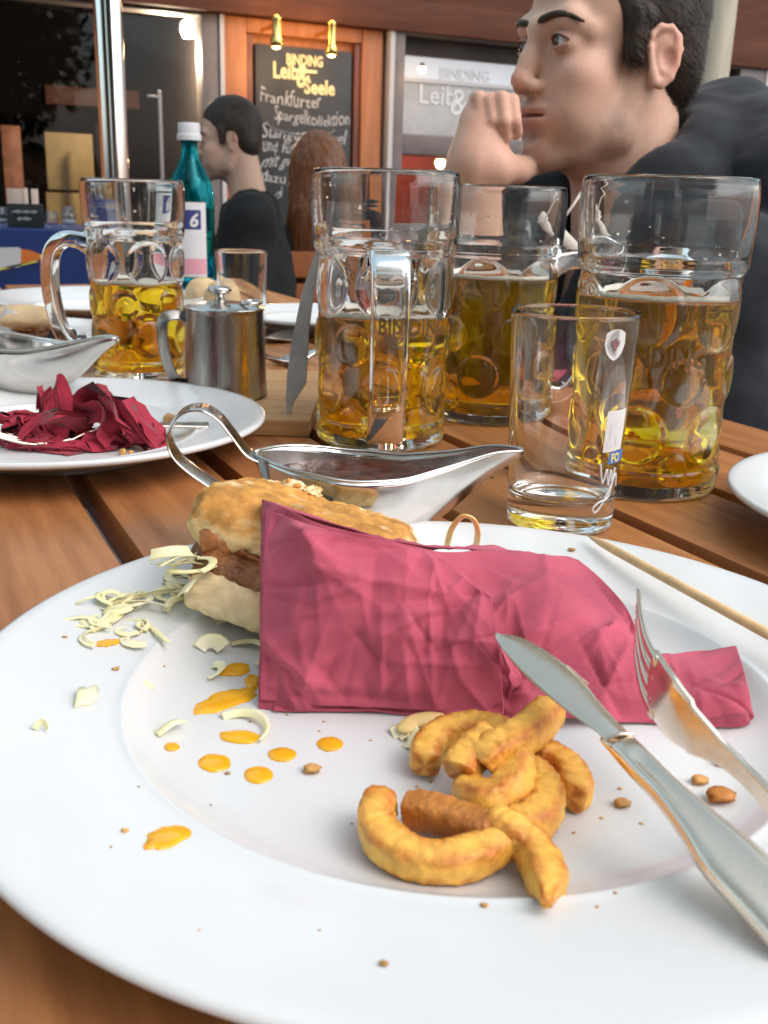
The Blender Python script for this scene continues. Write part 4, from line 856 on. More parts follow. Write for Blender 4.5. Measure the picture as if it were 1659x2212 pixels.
bread('top_bun', prims, .0016, 3.3, .0019, 130, (.74, .36, .085), (.92, .68, .33), (.94, .80, .52), bg_)
for i_, (x_, y_, s_, d_) in enumerate(((540, 1062, 20, .455), (580, 1046, 22, .462), (632, 1046, 24, .465), (672, 1058, 20, .463), (738, 1096, 18, .462), (772, 1106, 22, .463), (812, 1122, 18, .462), (846, 1146, 16, .460), (872, 1164, 13, .458), (440, 1128, 12, .418))):     # torn crust flakes along the bitten edge
    bm = bmesh.new(); bmesh.ops.create_icosphere(bm, subdivisions=4, radius=1.0); V = np.array([q.co[:] for q in bm.verts]); Fc = [[q.index for q in f_.verts] for f_ in bm.faces]; bm.free()
    n_ = fbm(V * 2.2 + i_ * 5.1, 4); V = V * (1 + .9 * n_)[:, None] * s_ * d_ / CAM_F * np.array((1.15, .9, .75)); cc = np.where((n_ > .12)[:, None], np.array((.70, .33, .08)), np.array((.93, .76, .46)))
    mesh('torn_flake', V + np.array(D(x_, y_ + 8, d_)), Fc, MATS['crust'], bg_, col=cc)
rb2 = rotm(R(-8), R(16), R(-6))
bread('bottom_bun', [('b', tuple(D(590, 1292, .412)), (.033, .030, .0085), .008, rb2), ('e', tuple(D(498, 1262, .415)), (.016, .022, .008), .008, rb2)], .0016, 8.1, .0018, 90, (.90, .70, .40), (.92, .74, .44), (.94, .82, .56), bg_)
S = Sdf(tuple(D(560, 1235, .42) - Vector((.06, .06, .05))), tuple(D(560, 1235, .42) + Vector((.06, .06, .05))), .0018)
S.ell(tuple(D(580, 1238, .42)), (.030, .030, .0085), .006, rb2); S.ell(tuple(D(510, 1215, .417)), (.018, .024, .006), .006, rb2)
V, Fc = S.surf(1); N = vnormals(V, Fc); V = V + N * (.003 * fbm(V * 120, 4, True))[:, None]; mesh('patty', V, Fc, MATS['meat'], bg_)
def ribbon(path, wd, up0, seed, wob=.001):
    path = catmull(path, 40); T, N, B = frames(np.array(path), up0); nv = 7; s = np.linspace(-1, 1, nv); wv = wd * (1 + .25 * fbm(path * 60 + seed, 2))
    V = path[:, None] + B[:, None] * (wv[:, None, None] * s[None, :, None]) + N[:, None] * (wob * np.sin(s * 2.3 + seed)[None, :, None])
    V = V.reshape(-1, 3); V = V + wob * .8 * np.stack([fbm(V * 150 + seed + q, 2) for q in (0, 5, 9)], 1); return V, grid_faces(40, nv)
mat('bacon', (0.22, 0.065, 0.018), 0.35, base2=(0.40, 0.16, 0.05), vscale=90, bump=.4, bscale=300)
for pp_, sd in (([(435, 1172), (470, 1165), (490, 1190), (455, 1215), (432, 1250)], 1), ([(480, 1178), (515, 1205), (540, 1222), (565, 1235)], 4), ([(462, 1188), (500, 1215), (530, 1245), (560, 1260)], 7)):
    v, f = ribbon([tuple(D(x, y, .398 + .004 * (sd % 3))) for x, y in pp_], .0042, (0, -1, .3), sd, .0016); o = mesh('bacon', v, f, MATS['bacon'], bg_); m_ = o.modifiers.new('s', 'SOLIDIFY'); m_.thickness = .0013
# ---- cabbage shreds hanging out of the burger and lying on the plate
rs = np.random.RandomState(12); parts_ = []
def shred(p0, L, ang, lift, wd, seed):
    t = np.linspace(0, 1, 6); c = np.array(p0); k = rs.uniform(-2.6, 2.6); q = []
    a = ang
    for i in range(6):
        q.append((c[0], c[1], c[2] + lift * math.sin(math.pi * t[i]) + .0006)); c = c + np.array((math.cos(a), math.sin(a), 0)) * L / 5; a += k * .35
    v, f = ribbon(q, wd, (rs.normal() * .5, rs.normal() * .5, 1), seed, .0004); return v, f
heaps = [((262, 1305), (40, 20), 13, .003, .001), ((235, 1355), (28, 18), 8, .0015, .0006), ((325, 1368), (40, 14), 6, .001, .0003), ((390, 1285), (20, 26), 10, .002, .001), ((425, 1210), (10, 18), 10, .003, .022), ((455, 1225), (12, 12), 6, .003, .030)]
for (x, y), (sx, sy), n_, lf, zb_ in heaps:
    for i in range(n_):
        p = PL(x + rs.normal() * sx * .55, y + rs.normal() * sy * .55); z_ = p.z + abs(rs.normal()) * zb_ * .5 + zb_ * .3
        if zb_ > .006: p = D(x + rs.normal() * sx * .5, y + rs.normal() * sy * .5, .405 + rs.normal() * .006); z_ = max(p.z, TZ + .022)
        parts_.append(shred((p.x, p.y, z_), rs.uniform(.010, .026), rs.uniform(0, 6.28), lf * rs.uniform(.2, 1), rs.uniform(.0006, .0020), i * 1.7 + x))
for x, y, L, a, wd in ((500, 1395, .03, .1, .0016), (430, 1405, .012, 1, .003), (330, 1490, .016, 2.6, .0012), (455, 1345, .022, -.3, .0018), (470, 1352, .015, .2, .002), (480, 1552, .03, .2, .0016), (450, 1470, .016, .5, .002), (880, 1620, .016, .9, .003), (865, 1600, .01, .3, .002), (340, 1590, .012, .7, .0014), (75, 1578, .006, 1, .001), (430, 1250, .02, -1.6, .003), (412, 1195, .018, -2.2, .003)):
    p = PL(x, y) if y > 1300 else D(x, y, .40); parts_.append(shred((p.x, p.y, p.z), L, a, .002, wd, x))
V, Fc = join(*parts_); cb = mesh('cabbage_shreds', V, Fc, MATS['cabbage']); m_ = cb.modifiers.new('s', 'SOLIDIFY'); m_.thickness = .0004
kind(cb, 'stuff'); tag(cb, 'pale shredded cabbage spilling from the burger over the plate rim', 'cabbage')
def leafbit(name, pts, label, m='cabbage', th=.0022):
    c = len(pts); V = [PL(x, y, .0004) for x, y in pts]; ct = sum(V, Vector()) / c; V2 = [ct + (p - ct) * .8 + Vector((0, 0, th * (1 + .3 * math.sin(i * 2.1)))) for i, p in enumerate(V)]
    Fc = [(i, (i + 1) % c, c + (i + 1) % c, c + i) for i in range(c)] + [(c + i, c + (i + 1) % c, 2 * c) for i in range(c)]
    o = mesh(name, [p[:] for p in V + V2 + [ct + Vector((0, 0, th * 1.1))]], Fc, MATS[m]); return tag(o, label, 'food scrap')
leafbit('cabbage_scrap', [(160, 1530), (165, 1500), (178, 1488), (190, 1495), (215, 1490), (210, 1510), (195, 1522), (175, 1524)], 'single flat cabbage scrap lying alone on the plate rim')
# ---- pink napkin round the burger
def planar(C, n):       # pull the sheet taut between its lower and upper edge
    for i, c in enumerate(C[:n]):
        a, b = c[0], c[3]
        for k, t in ((1, .34), (2, .68)): c[k] = c[k].lerp(a.lerp(b, t) + Vector((0, -.0015, .003)), .8 if i < 6 else .4)
    return C
nk = mesh('x', *crumple(ctrl_sheet(planar([
    [PL(558, 1530, .0004), P(563, 1400, .026), P(562, 1240, .050), P(566, 1078, .066)],
    [PL(620, 1537, .0004), P(624, 1400, .031), P(622, 1245, .055), P(612, 1096, .068)],
    [PL(690, 1538, .0004), P(692, 1400, .034), P(694, 1260, .056), P(696, 1133, .067)],
    [PL(830, 1540, .0004), P(835, 1408, .036), P(842, 1275, .056), P(850, 1166, .062)],
    [PL(960, 1550, .0004), P(962, 1415, .035), P(956, 1292, .052), P(950, 1192, .056)],
    [PL(1088, 1560, .0004), P(1085, 1430, .030), P(1078, 1310, .046), P(1070, 1188, .051)],
    [P(1150, 1545, .012), P(1165, 1440, .024), P(1175, 1320, .041), P(1180, 1200, .047)],
    [PL(1290, 1556, .003), P(1290, 1455, .024), P(1290, 1345, .036), P(1250, 1211, .043)],
    [PL(1395, 1562, .001), P(1390, 1480, .020), P(1375, 1400, .028), P(1345, 1300, .036)],
    [PL(1490, 1568, .001), P(1475, 1510, .016), P(1445, 1455, .021), P(1408, 1405, .025)],
    [PL(1600, 1570, .001), P(1580, 1510, .018), P(1540, 1450, .021), P(1500, 1406, .019)],
    [PL(1624, 1552, .001), P(1617, 1495, .019), P(1605, 1440, .022), P(1590, 1394, .021)]], 8), 190, 90), .0042, 34, 2.0), MATS['napkin'])
nk.name = 'pink_napkin'; nk.data.name = 'pink_napkin'; m_ = nk.modifiers.new('s', 'SOLIDIFY'); m_.thickness = .0007; m_.offset = -1
tag(nk, 'large crinkled pink paper napkin wrapped round the burger', 'napkin')
def nkpart(name, C, nu, nv, amp, fs, sd, mt='napkin'):
    o = mesh(name, *crumple(ctrl_sheet(C, nu, nv), amp, fs, sd), MATS[mt], nk); m_ = o.modifiers.new('s', 'SOLIDIFY'); m_.thickness = .0006; return o
# folded plies: a front flap ending in a step, and doubled edges below
nkpart('front_flap', planar([
    [PL(561, 1512, .0035), P(567, 1400, .030), P(570, 1260, .0535), P(573, 1100, .0685)],
    [PL(690, 1524, .0035), P(692, 1395, .038), P(694, 1260, .060), P(696, 1142, .0705)],
    [PL(830, 1530, .0035), P(835, 1405, .040), P(842, 1280, .0595), P(850, 1176, .0655)],
    [PL(960, 1538, .0035), P(962, 1412, .039), P(956, 1295, .0555), P(950, 1204, .0590)],
    [PL(1088, 1548, .0040), P(1090, 1450, .0325), P(1082, 1372, .0435), P(1060, 1290, .0500)]], 9), 110, 70, .0040, 34, 2.0)
nkpart('under_ply', [[PL(590, 1534, .0015), P(600, 1480, .012)], [PL(830, 1538, .0015), P(835, 1480, .014)], [PL(1000, 1560, .0006), P(1000, 1500, .014)], [PL(1092, 1566, .0006), P(1096, 1480, .016)]], 60, 10, .0010, 60, 5.0)
nkpart('side_ply', [[PL(1095, 1562, .001), P(1097, 1500, .016), P(1093, 1440, .030), P(1075, 1385, .042)], [PL(1112, 1556, .001), P(1118, 1500, .013), P(1108, 1440, .027), P(1090, 1390, .038)]], 20, 40, .0012, 60, 7.0)
# back sheet so that the wrap is a pocket
nkpart('back_sheet', [[P(566, 1079, .066), P(600, 1090, .048)], [P(850, 1166, .062), P(860, 1172, .040)], [P(1070, 1188, .051), P(1075, 1186, .030)], [P(1250, 1211, .043), P(1258, 1218, .022)]], 60, 12, .002, 40, 9.0)

# ---- curly fries
def fry(px, zs, rad, label, m='fry', seed=1, flat=.95, power=3.4, taper=(.80, .78)):
    pts = [PL(x, y, z) for (x, y), z in zip(px, zs)]; n = 96; path = catmull([tuple(p) for p in pts], n)
    t = np.linspace(0, 1, n); rd = .90 * rad * np.interp(t, [0, .015, .06, .18, .82, .94, .985, 1], [.25, .6 * taper[0] + .2, taper[0] + .15, 1, 1, taper[1] + .15, .6 * taper[1] + .2, .25]) * (1 + .10 * fbm(np.stack([t * 5 + seed, t * 0, t * 0], 1), 2))
    v, f = tube(path, rd, 44, power=power, flat=flat); N = vnormals(v, f); v = v + N * (.0007 * fbm(v * 420 + seed, 4) + .0004 * fbm(v * 100 + seed * 2, 2) + .0005 * np.clip(fbm(v * 700 + seed, 2), 0, 1))[:, None]
    aa = np.linspace(0, 2 * np.pi, 44, endpoint=False); cor = np.abs(np.cos(aa) * np.sin(aa)) * 2; cor = np.r_[np.tile(cor, n), .6, .6]
    ww_ = np.clip(.05 + .70 * cor ** 1.5 + .70 * fbm(v * 120 + seed, 3) + .30 * fbm(v * 420 + seed, 2) + np.r_[np.repeat(np.interp(t, [0, .12, .88, 1], [.45, 0, 0, .45]), 44), .5, .5], 0, 1)[:, None]
    tint_ = np.array((.96, .54, .095)) * (1 - ww_) + np.array((.58, .175, .016)) * ww_
    ce = path.mean(0); ce = np.array((ce[0], ce[1], TZ + plz(math.hypot(ce[0] - PC[0], ce[1] - PC[1]))))
    o = mesh('curly_fry', v - ce, f, MATS[m], loc=tuple(ce), col=tint_); return tag(o, label, 'curly fry', 'curly fries on the dinner plate')
fry([(833, 1716), (812, 1762), (830, 1815), (890, 1852), (965, 1862), (1040, 1842), (1095, 1800), (1110, 1765)], [.010, .0085, .0065, .006, .006, .0065, .009, .012], .0063, 'largest fry, a thick crescent lying nearest the plate edge', seed=2)
fry([(1060, 1772), (1110, 1800), (1150, 1835), (1178, 1885), (1182, 1950)], [.010, .010, .0075, .0055, .0045], .0060, 'fry whose pointed tail hangs furthest down the plate', seed=5, taper=(.8, .18))
fry([(872, 1748), (920, 1752), (975, 1768), (1030, 1790), (1070, 1800)], [.0075, .0085, .009, .009, .010], .0060, 'dark inner fry curled inside the large crescent', m='fry_dark', seed=8)  # shade within the crescent painted as this fry's darker colour
fry([(918, 1655), (928, 1610), (975, 1578), (1040, 1574), (1095, 1590)], [.006, .0065, .0075, .009, .012], .0060, 'fry pointing at the sauce drops under the napkin edge', seed=11)
fry([(1190, 1530), (1165, 1560), (1120, 1595), (1065, 1625), (1040, 1650)], [.020, .019, .0185, .017, .014], .0065, 'topmost fry with a rounded end against the napkin', seed=14)
fry([(1120, 1622), (1170, 1635), (1218, 1662), (1240, 1700), (1228, 1722)], [.0085, .008, .0075, .0065, .006], .0065, 'fry with a blunt end nearest the knife', seed=17)
fry([(990, 1672), (1008, 1640), (1045, 1605), (1065, 1592)], [.012, .0145, .0170, .0180], .0063, 'short pale fry on top in the middle of the heap', seed=20)
fry([(1002, 1700), (1050, 1728), (1100, 1700), (1118, 1655), (1100, 1625)], [.008, .0105, .0120, .0140, .0150], .0063, 'fry bent into a hook in the middle of the heap', seed=23)
fry([(1090, 1778), (1150, 1775), (1180, 1735), (1165, 1690), (1130, 1660)], [.008, .0078, .0076, .008, .010], .0063, 'curved fry between the heap and the tail', seed=26)
def smalltube(name, px, zs, rad, m, label, cat, flat=.4, up0=None):
    path = catmull([tuple(PL(x, y, z)) for (x, y), z in zip(px, zs)], 40); v, f = tube(path, rad * np.interp(np.linspace(0, 1, 40), [0, .1, .9, 1], [.4, 1, 1, .4]), 10, flat=flat, up0=up0); o = mesh(name, v, f, MATS[m]); return tag(o, label, cat)
smalltube('onion_strip', [(872, 1582), (890, 1560), (930, 1552), (965, 1556)], [.003, .004, .005, .004], .0035, 'onion', 'fried onion strip poking out under the napkin edge', 'onion')
ps = [P(965, 1182, .026), P(975, 1145, .040), P(998, 1116, .050), P(1022, 1122, .049), P(1032, 1150, .040), P(1028, 1180, .028)]
v, f = tube(catmull([tuple(p) for p in ps], 50), .0016, 8, flat=.5, up0=(0, 1, 0)); tag(mesh('onion_loop', v, f, MATS['onion']), 'thin onion loop standing up behind the pink napkin', 'onion')

# ---- sauce drops and crumbs
def drop(cx, cy, rx, ry, label, seed, wob=.10, tilt=0.0, h=.0008):
    n = 36; a = np.linspace(0, 2 * np.pi, n, endpoint=False); ro = 1 + wob * fbm(np.stack([np.cos(a) * 1.3 + seed, np.sin(a) * 1.3, a * 0], 1), 3) * 2
    V = []
    for rr, hh in ((1.0, .00005), (.90, .35), (.72, .8), (.4, 1.0)):
        for i in range(n):
            x, y = rr * rx * ro[i] * math.cos(a[i]), rr * ry * ro[i] * math.sin(a[i]); V.append(PL(cx + x, cy + y + tilt * x, h * hh + .0001)[:])
    V.append(PL(cx, cy, h)[:]); Fc = [(k * n + i, k * n + (i + 1) % n, (k + 1) * n + (i + 1) % n, (k + 1) * n + i) for k in range(3) for i in range(n)] + [(3 * n + i, 3 * n + (i + 1) % n, 4 * n) for i in range(n)]
    return tag(mesh('sauce_drop', V, Fc, MATS['sauce_orange']), label, 'sauce drop', 'orange sauce drops on the plate')
for a in ((490, 1512, 70, 22, 'long orange sauce smear reaching under the napkin', 1, .22, -.30), (519, 1592, 46, 15, 'oblong orange sauce drop directly below the smear', 2, .06, .05), (464, 1648, 36, 20, 'round orange sauce drop below the oblong one', 3, .06), (609, 1630, 31, 16, 'oval orange sauce drop in the middle of the four', 4, .06), (713, 1607, 29, 16, 'orange sauce drop closest to the fries', 5, .05),
          (558, 1674, 32, 19, 'orange sauce drop lowest of the cluster in the plate well', 6, .06), (371, 1613, 17, 10, 'smallest orange sauce drop at the edge of the plate well', 7, .1), (362, 1808, 50, 26, 'large orange sauce blot on the wide plate rim', 8, .22, -.25), (505, 1447, 36, 14, 'orange sauce streak on a cabbage shred near the napkin', 9, .2, -.1), (545, 1472, 16, 16, 'orange sauce blot touching the napkin edge', 10, .15), (235, 1388, 26, 9, 'faint orange sauce on the cabbage heap on the rim', 11, .3, -.1)): drop(*a)
def crumbs(lst):
    out = []
    for i, (x, y, s) in enumerate(lst):
        bm = bmesh.new(); bmesh.ops.create_icosphere(bm, subdivisions=2, radius=1.0); V = np.array([v.co[:] for v in bm.verts]); Fc = [[v.index for v in f.verts] for f in bm.faces]; bm.free()
        V = V * (1 + 1.1 * fbm(V * 1.7 + i * 3.7, 4)[:, None]); p = PL(x, y); k = s * (p - EYE).length / CAM_F
        V = V * np.array((k, k * .8, k * .38)); V[:, 2] -= V[:, 2].min(); out.append((V + np.array(p), Fc))
    return join(*out)
v, f = crumbs([(492, 1672, 6), (900, 1700, 4), (690, 1580, 3), (270, 1797, 8), (250, 1447, 7), (140, 1377, 5), (605, 1350, 3), (1012, 1860, 4), (1048, 1958, 8), (830, 2085, 10), (1235, 1190, 8), (1230, 1700, 4), (1262, 1745, 4), (1300, 1768, 4), (1218, 1768, 3), (1340, 1705, 5), (1385, 1780, 4), (1240, 1800, 4), (540, 1560, 3), (620, 1545, 3), (700, 1560, 3), (800, 1600, 3), (930, 1690, 4), (1290, 1960, 4), (1590, 1650, 6), (1615, 1548, 7), (500, 1600, 3), (455, 1740, 3), (300, 1700, 3), (355, 1440, 3), (760, 1780, 3), (820, 1790, 4), (1150, 1900, 3), (1200, 1935, 4), (1330, 1930, 4), (430, 2010, 3), (240, 1830, 3), (690, 2010, 3)])
c_ = mesh('crumbs', v, f, MATS['crumb']); kind(c_, 'stuff'); tag(c_, 'fine golden crumbs scattered over the dinner plate', 'crumbs')
for x, y, s, lab in ((1557, 1730, 30, 'brown crust crumb between knife and fork'), (1345, 1742, 18, 'golden crumb flake beside the knife handle'), (1512, 1692, 18, 'pale golden crumb between knife and fork, above the brown one'), (675, 1668, 19, 'orange crumb flake lying between sauce drops and fries'), (1560, 1652, 16, 'thin golden crumb close to the fork handle')):
    v, f = crumbs([(x, y, s)]); tag(mesh('crumb', v, f, MATS['crumb'] if s != 30 else MATS['fry_dark']), lab, 'crumb')

# ---- knife
A = P(1068, 1369, .047); B = P(1622, 1890, .0300); ax = (B - A).normalized(); lat = ax.cross(Vector((0, 0, 1))).normalized() * -1.0; lat = (lat + Vector((0, 0, .28))).normalized(); lat = (lat - ax * lat.dot(ax)).normalized(); nk_n = ax.cross(lat).normalized()
if nk_n.z < 0: nk_n = -nk_n
def KP(x, y, lift=0.0):
    d = _ray(x, y); o = B + nk_n * lift; t = (o - EYE).dot(nk_n) / d.dot(nk_n); return EYE + d * t
kn = empty('table_knife', (A.x, A.y, A.z)); tag(kn, 'steel table knife lying across the pink napkin and plate rim', 'knife')
up_e = catmull([(1068, 1369), (1100, 1371), (1136, 1381), (1196, 1417), (1251, 1461), (1295, 1516), (1343, 1568), (1362, 1588)], 40); lo_e = catmull([(1068, 1369), (1078, 1392), (1096, 1417), (1136, 1461), (1188, 1508), (1240, 1548), (1289, 1582), (1306, 1600)], 40)
V = []
for i in range(40):
    a = KP(*up_e[i]); b = KP(*lo_e[i]); w_ = (a - b).length
    for k_, s in enumerate((0, .12, .5, .88, 1)):
        V.append((b + (a - b) * s + nk_n * (.0009 * (1 - abs(2 * s - 1) ** 1.5)))[:])
nT = len(V)
for i in range(40):
    a = KP(*up_e[i], -.0004); b = KP(*lo_e[i], -.0004)
    for s in (0, .12, .5, .88, 1): V.append((b + (a - b) * s - nk_n * (.0009 * (1 - abs(2 * s - 1) ** 1.5)))[:])
Fc = grid_faces(40, 5) + [tuple(nT + q for q in f_[::-1]) for f_ in grid_faces(40, 5)] + [(i * 5 + e_, (i + 1) * 5 + e_, nT + (i + 1) * 5 + e_, nT + i * 5 + e_) for i in range(39) for e_ in (0, 4)]
bld = mesh('blade', V, Fc, MATS['cutlery_steel'], kn)
ser = [KP(1225 + 44 * t, 1440 + 38 * t) for t in np.linspace(0, 1, 12)]
v, f = join(*[tube([(p - nk_n * .0002)[:], (p + nk_n * .0004 + lat * .0003)[:]], .00026, 6) for p in ser]); mesh('serration', v, f, MATS['cutlery_steel'], bld, loc=(0, 0, 0)) if False else mesh('serration', v - np.array(kn.location), f, MATS['cutlery_steel'], bld, loc=(0, 0, 0))
hl = [(1311, 1602), (1362, 1660), (1415, 1716), (1500, 1812), (1574, 1899), (1654, 1990), (1740, 2090)]; hu = [(1373, 1592), (1420, 1638), (1467, 1684), (1525, 1738), (1574, 1788), (1659, 1868), (1750, 1960)]
cl = catmull([tuple((KP(*a) + KP(*b)) / 2) for a, b in zip(hl, hu)], 60); hw = catmull([((KP(*a) - KP(*b)).length / 2, 0, 0) for a, b in zip(hl, hu)], 60)[:, 0]
p0 = (KP(1289, 1582) + KP(1343, 1568)) / 2
pth = np.vstack([[tuple(p0)], cl]) - np.array(nk_n) * .0022; rd = np.r_[(KP(1289, 1582) - KP(1343, 1568)).length / 2, hw]; rd[0] *= .95
T, N, Bv = frames(pth, tuple(nk_n)); a = np.linspace(0, 2 * np.pi, 28, endpoint=False); c, s = np.cos(a), np.sin(a); ccx = np.sign(c) * np.abs(c) ** .55; ssx = np.sign(s) * np.abs(s) ** .7
thick = np.interp(np.linspace(0, 1, 61), [0, .02, .06, .1, 1], [.0012, .0024, .0026, .0032, .0040])
V = (pth[:, None] + Bv[:, None] * (rd[:, None, None] * ccx[None, :, None]) + N[:, None] * (thick[:, None, None] * ssx[None, :, None])).reshape(-1, 3)
groove = np.clip(1 - np.abs(np.tile(ccx, 61)) / .55, 0, 1) * (np.tile(ssx, 61) > .3) * np.repeat(np.interp(np.linspace(0, 1, 61), [0, .08, .16, 1], [0, 0, 1, 1]), 28); V = V - np.repeat(N, 28, 0) * (groove * .0011)[:, None]
mesh('handle', V, [(i * 28 + k_, i * 28 + (k_ + 1) % 28, (i + 1) * 28 + (k_ + 1) % 28, (i + 1) * 28 + k_) for i in range(60) for k_ in range(28)] + [list(range(28)), list(range(60 * 28, 61 * 28))[::-1]], MATS['cutlery_steel'], kn)
ring = KP(1342, 1597); bp0 = [(KP(1303, 1596) - nk_n * .0003)[:], (KP(1338, 1590) + nk_n * .0007)[:], (KP(1368, 1584) - nk_n * .0003)[:]]
v, f = tube(catmull(bp0, 16), .0006, 8); mesh('collar', v, f, MATS['cutlery_steel'], kn)

# ---- fork, turned on its side
def make_fork(tip, end, zdir, label, L=.19):
    X = (end - tip).normalized(); Z = (zdir - X * zdir.dot(X)).normalized(); Y = Z.cross(X); Mx = Matrix((X, Y, Z)).transposed()
    e = empty('table_fork', tip); tag(e, label, 'fork')
    zc = lambda x: np.interp(x, [0, .006, .015, .03, .045, .058, .072, .09, .13, .19], [.0150, .0120, .0080, .0030, .0008, .0020, .0070, .0095, .0075, .0030])
    hwf = lambda x: np.interp(x, [.040, .05, .062, .072, .082, .10, .14, .18, .19], [.0125, .0122, .0085, .0045, .0036, .0042, .0072, .0092, .0070])
    xs = np.linspace(.036, L, 70); xk = np.r_[xs]; kern = np.ones(7) / 7
    zz = np.convolve(np.pad(zc(xs), 3, 'edge'), kern, 'valid'); ww = hwf(xs); nv = 9; s = np.linspace(-1, 1, nv)
    V = np.stack([np.repeat(xs[:, None], nv, 1), ww[:, None] * s[None], zz[:, None] + .0012 * (s[None] ** 2) * (xs[:, None] < .06)], -1).reshape(-1, 3)
    o = mesh('handle', V @ np.array(Mx).T, grid_faces(70, nv), MATS['cutlery_steel'], e, loc=(0, 0, 0)); md = o.modifiers.new('s', 'SOLIDIFY'); md.thickness = .0021; md.offset = 0; md2 = o.modifiers.new('b', 'BEVEL'); md2.width = .0006; md2.segments = 2
    for yk in (-.0105, -.0035, .0035, .0105):
        xt = np.linspace(0, .040, 24); pth = np.stack([xt, yk * np.interp(xt, [0, .04], [.92, 1]), np.convolve(np.pad(zc(xt), 3, 'edge'), kern, 'valid')], 1)
        v, f = tube(pth, np.interp(xt, [0, .004, .04], [.0005, .0014, .0020]), 10, power=3, flat=.6); mesh('tine', v @ np.array(Mx).T, f, MATS['cutlery_steel'], e, loc=(0, 0, 0))
    return e
make_fork(P(1292, 1340, .047), P(1690, 1872, .027), Vector((.85, .80, .25)), 'steel fork on its side with tines up, beside the knife')
# ---- wooden skewer lying over the far rim
A = PL(1270, 1157, .004); B = P(1760, 1425, .027); v, f = tube([tuple(A + (B - A) * t) for t in (0, .03, .08, .15, .5, 1)], [.0003, .0011, .0019, .0022, .0022, .0022], 12); tag(mesh('wooden_skewer', v, f, MATS['stick']), 'thin wooden skewer with a sharp point on the far plate rim', 'skewer')

# ================================================================== THINGS ON THE LEFT PLATE
def LP(x, y, dz=0.0):
    z = .01
    for _ in range(12):
        p = P(x, y, z); z = lpz(math.hypot(p.x - LC[0], p.y - LC[1])) + .0004 + dz
    return P(x, y, z)
cn = LP(190, 975); Yn = cn.y + .012
W = lambda x, y, dy=0.0: np.array(D(x, y, Yn + dy))
def folded(seed, dims, n=90, folds=8):
    rs = np.random.RandomState(seed); g = np.linspace(-.5, .5, n); X, Y = np.meshgrid(g, g, indexing='ij'); V = np.stack([X, Y, 0 * X], -1).reshape(-1, 3)
    for k in range(folds):       # fold the sheet again and again along chance lines, each bend a little rounded
        c = V[rs.randint(len(V))] * .7; ax_ = rs.normal(size=3); ax_[2] *= .5; ax_ /= np.linalg.norm(ax_); nn = np.cross(ax_, rs.normal(size=3)); nn /= np.linalg.norm(nn)
        d = (V - c) @ nn; an = np.clip(d / .13, 0, 1) * rs.choice([-1, 1]) * R(rs.uniform(60, 140)); p = V - c; ca, sa = np.cos(an)[:, None], np.sin(an)[:, None]
        V = c + p * ca + np.cross(ax_, p) * sa + ax_ * (p @ ax_)[:, None] * (1 - ca)
    V = V + .022 * np.stack([fbm(V * 6 + q, 3) for q in (0, 7, 13)], 1)
    V = V - (V.max(0) + V.min(0)) / 2; e = np.sort(np.linalg.eigh(np.cov(V.T))[0]); w_, A_ = np.linalg.eigh(np.cov(V.T)); V = V @ A_[:, ::-1]; V = V / (V.max(0) - V.min(0)) * np.array(dims)
    return V, grid_faces(n, n)
bits = []
for sd, dims, rx, ry, (x, y), dy in ((21, (.072, .044, .050), 10, 8, (110, 940), .0), (5, (.060, .020, .028), 0, -88, (118, 888), .004), (33, (.070, .044, .054), 5, 28, (215, 925), .002), (8, (.066, .030, .026), 0, 48, (285, 915), -.002), (13, (.090, .046, .024), 0, 2, (155, 975), -.006), (17, (.050, .026, .022), 0, 25, (62, 925), .0)):
    v, f = folded(sd, dims); v = v @ rotm(R(rx), R(ry), 0).T + W(x, y, dy); bits.append((v, f))
V, Fc = join(*bits); V[:, 2] = np.maximum(V[:, 2], TZ + lpz(0) + .0012 + .002 * np.abs(fbm(V * 60, 2)))
o = mesh('crumpled_napkin', V, Fc, MATS['dark_napkin'], sharp=55)
tag(o, 'crumpled dark red paper napkin on the plate beside the sauce boat', 'napkin')
v, f = crumbs([(0, 0, 1)]) if False else (None, None)
for px, py, s_, lab in ((392, 981, 0, ''),): pass
def lcr(x, y, s_, lab, i):
    bm = bmesh.new(); bmesh.ops.create_icosphere(bm, subdivisions=2, radius=1.0); V = np.array([q.co[:] for q in bm.verts]); Fc = [[q.index for q in f_.verts] for f_ in bm.faces]; bm.free()
    V = V * (1 + .4 * fbm(V * 1.6 + i * 3.7, 3)[:, None]); p = LP(x, y); k = s_ * (p - EYE).length / CAM_F; V = V * k; V[:, 2] -= V[:, 2].min(); tag(mesh('crumb', V + np.array(p), Fc, MATS['crumb']), lab, 'crumb')
lcr(265, 985, 8, 'crumb on the plate rim below the crumpled napkin, the bigger of two', 1); lcr(283, 984, 6, 'crumb on the plate rim below the crumpled napkin, the smaller of two', 2)
fk = make_fork(LP(-40, 968, .003), LP(300, 938, .004) + Vector((0.02, 0, 0)), Vector((0, 0, 1)), 'steel fork lying under the crumpled red napkin')
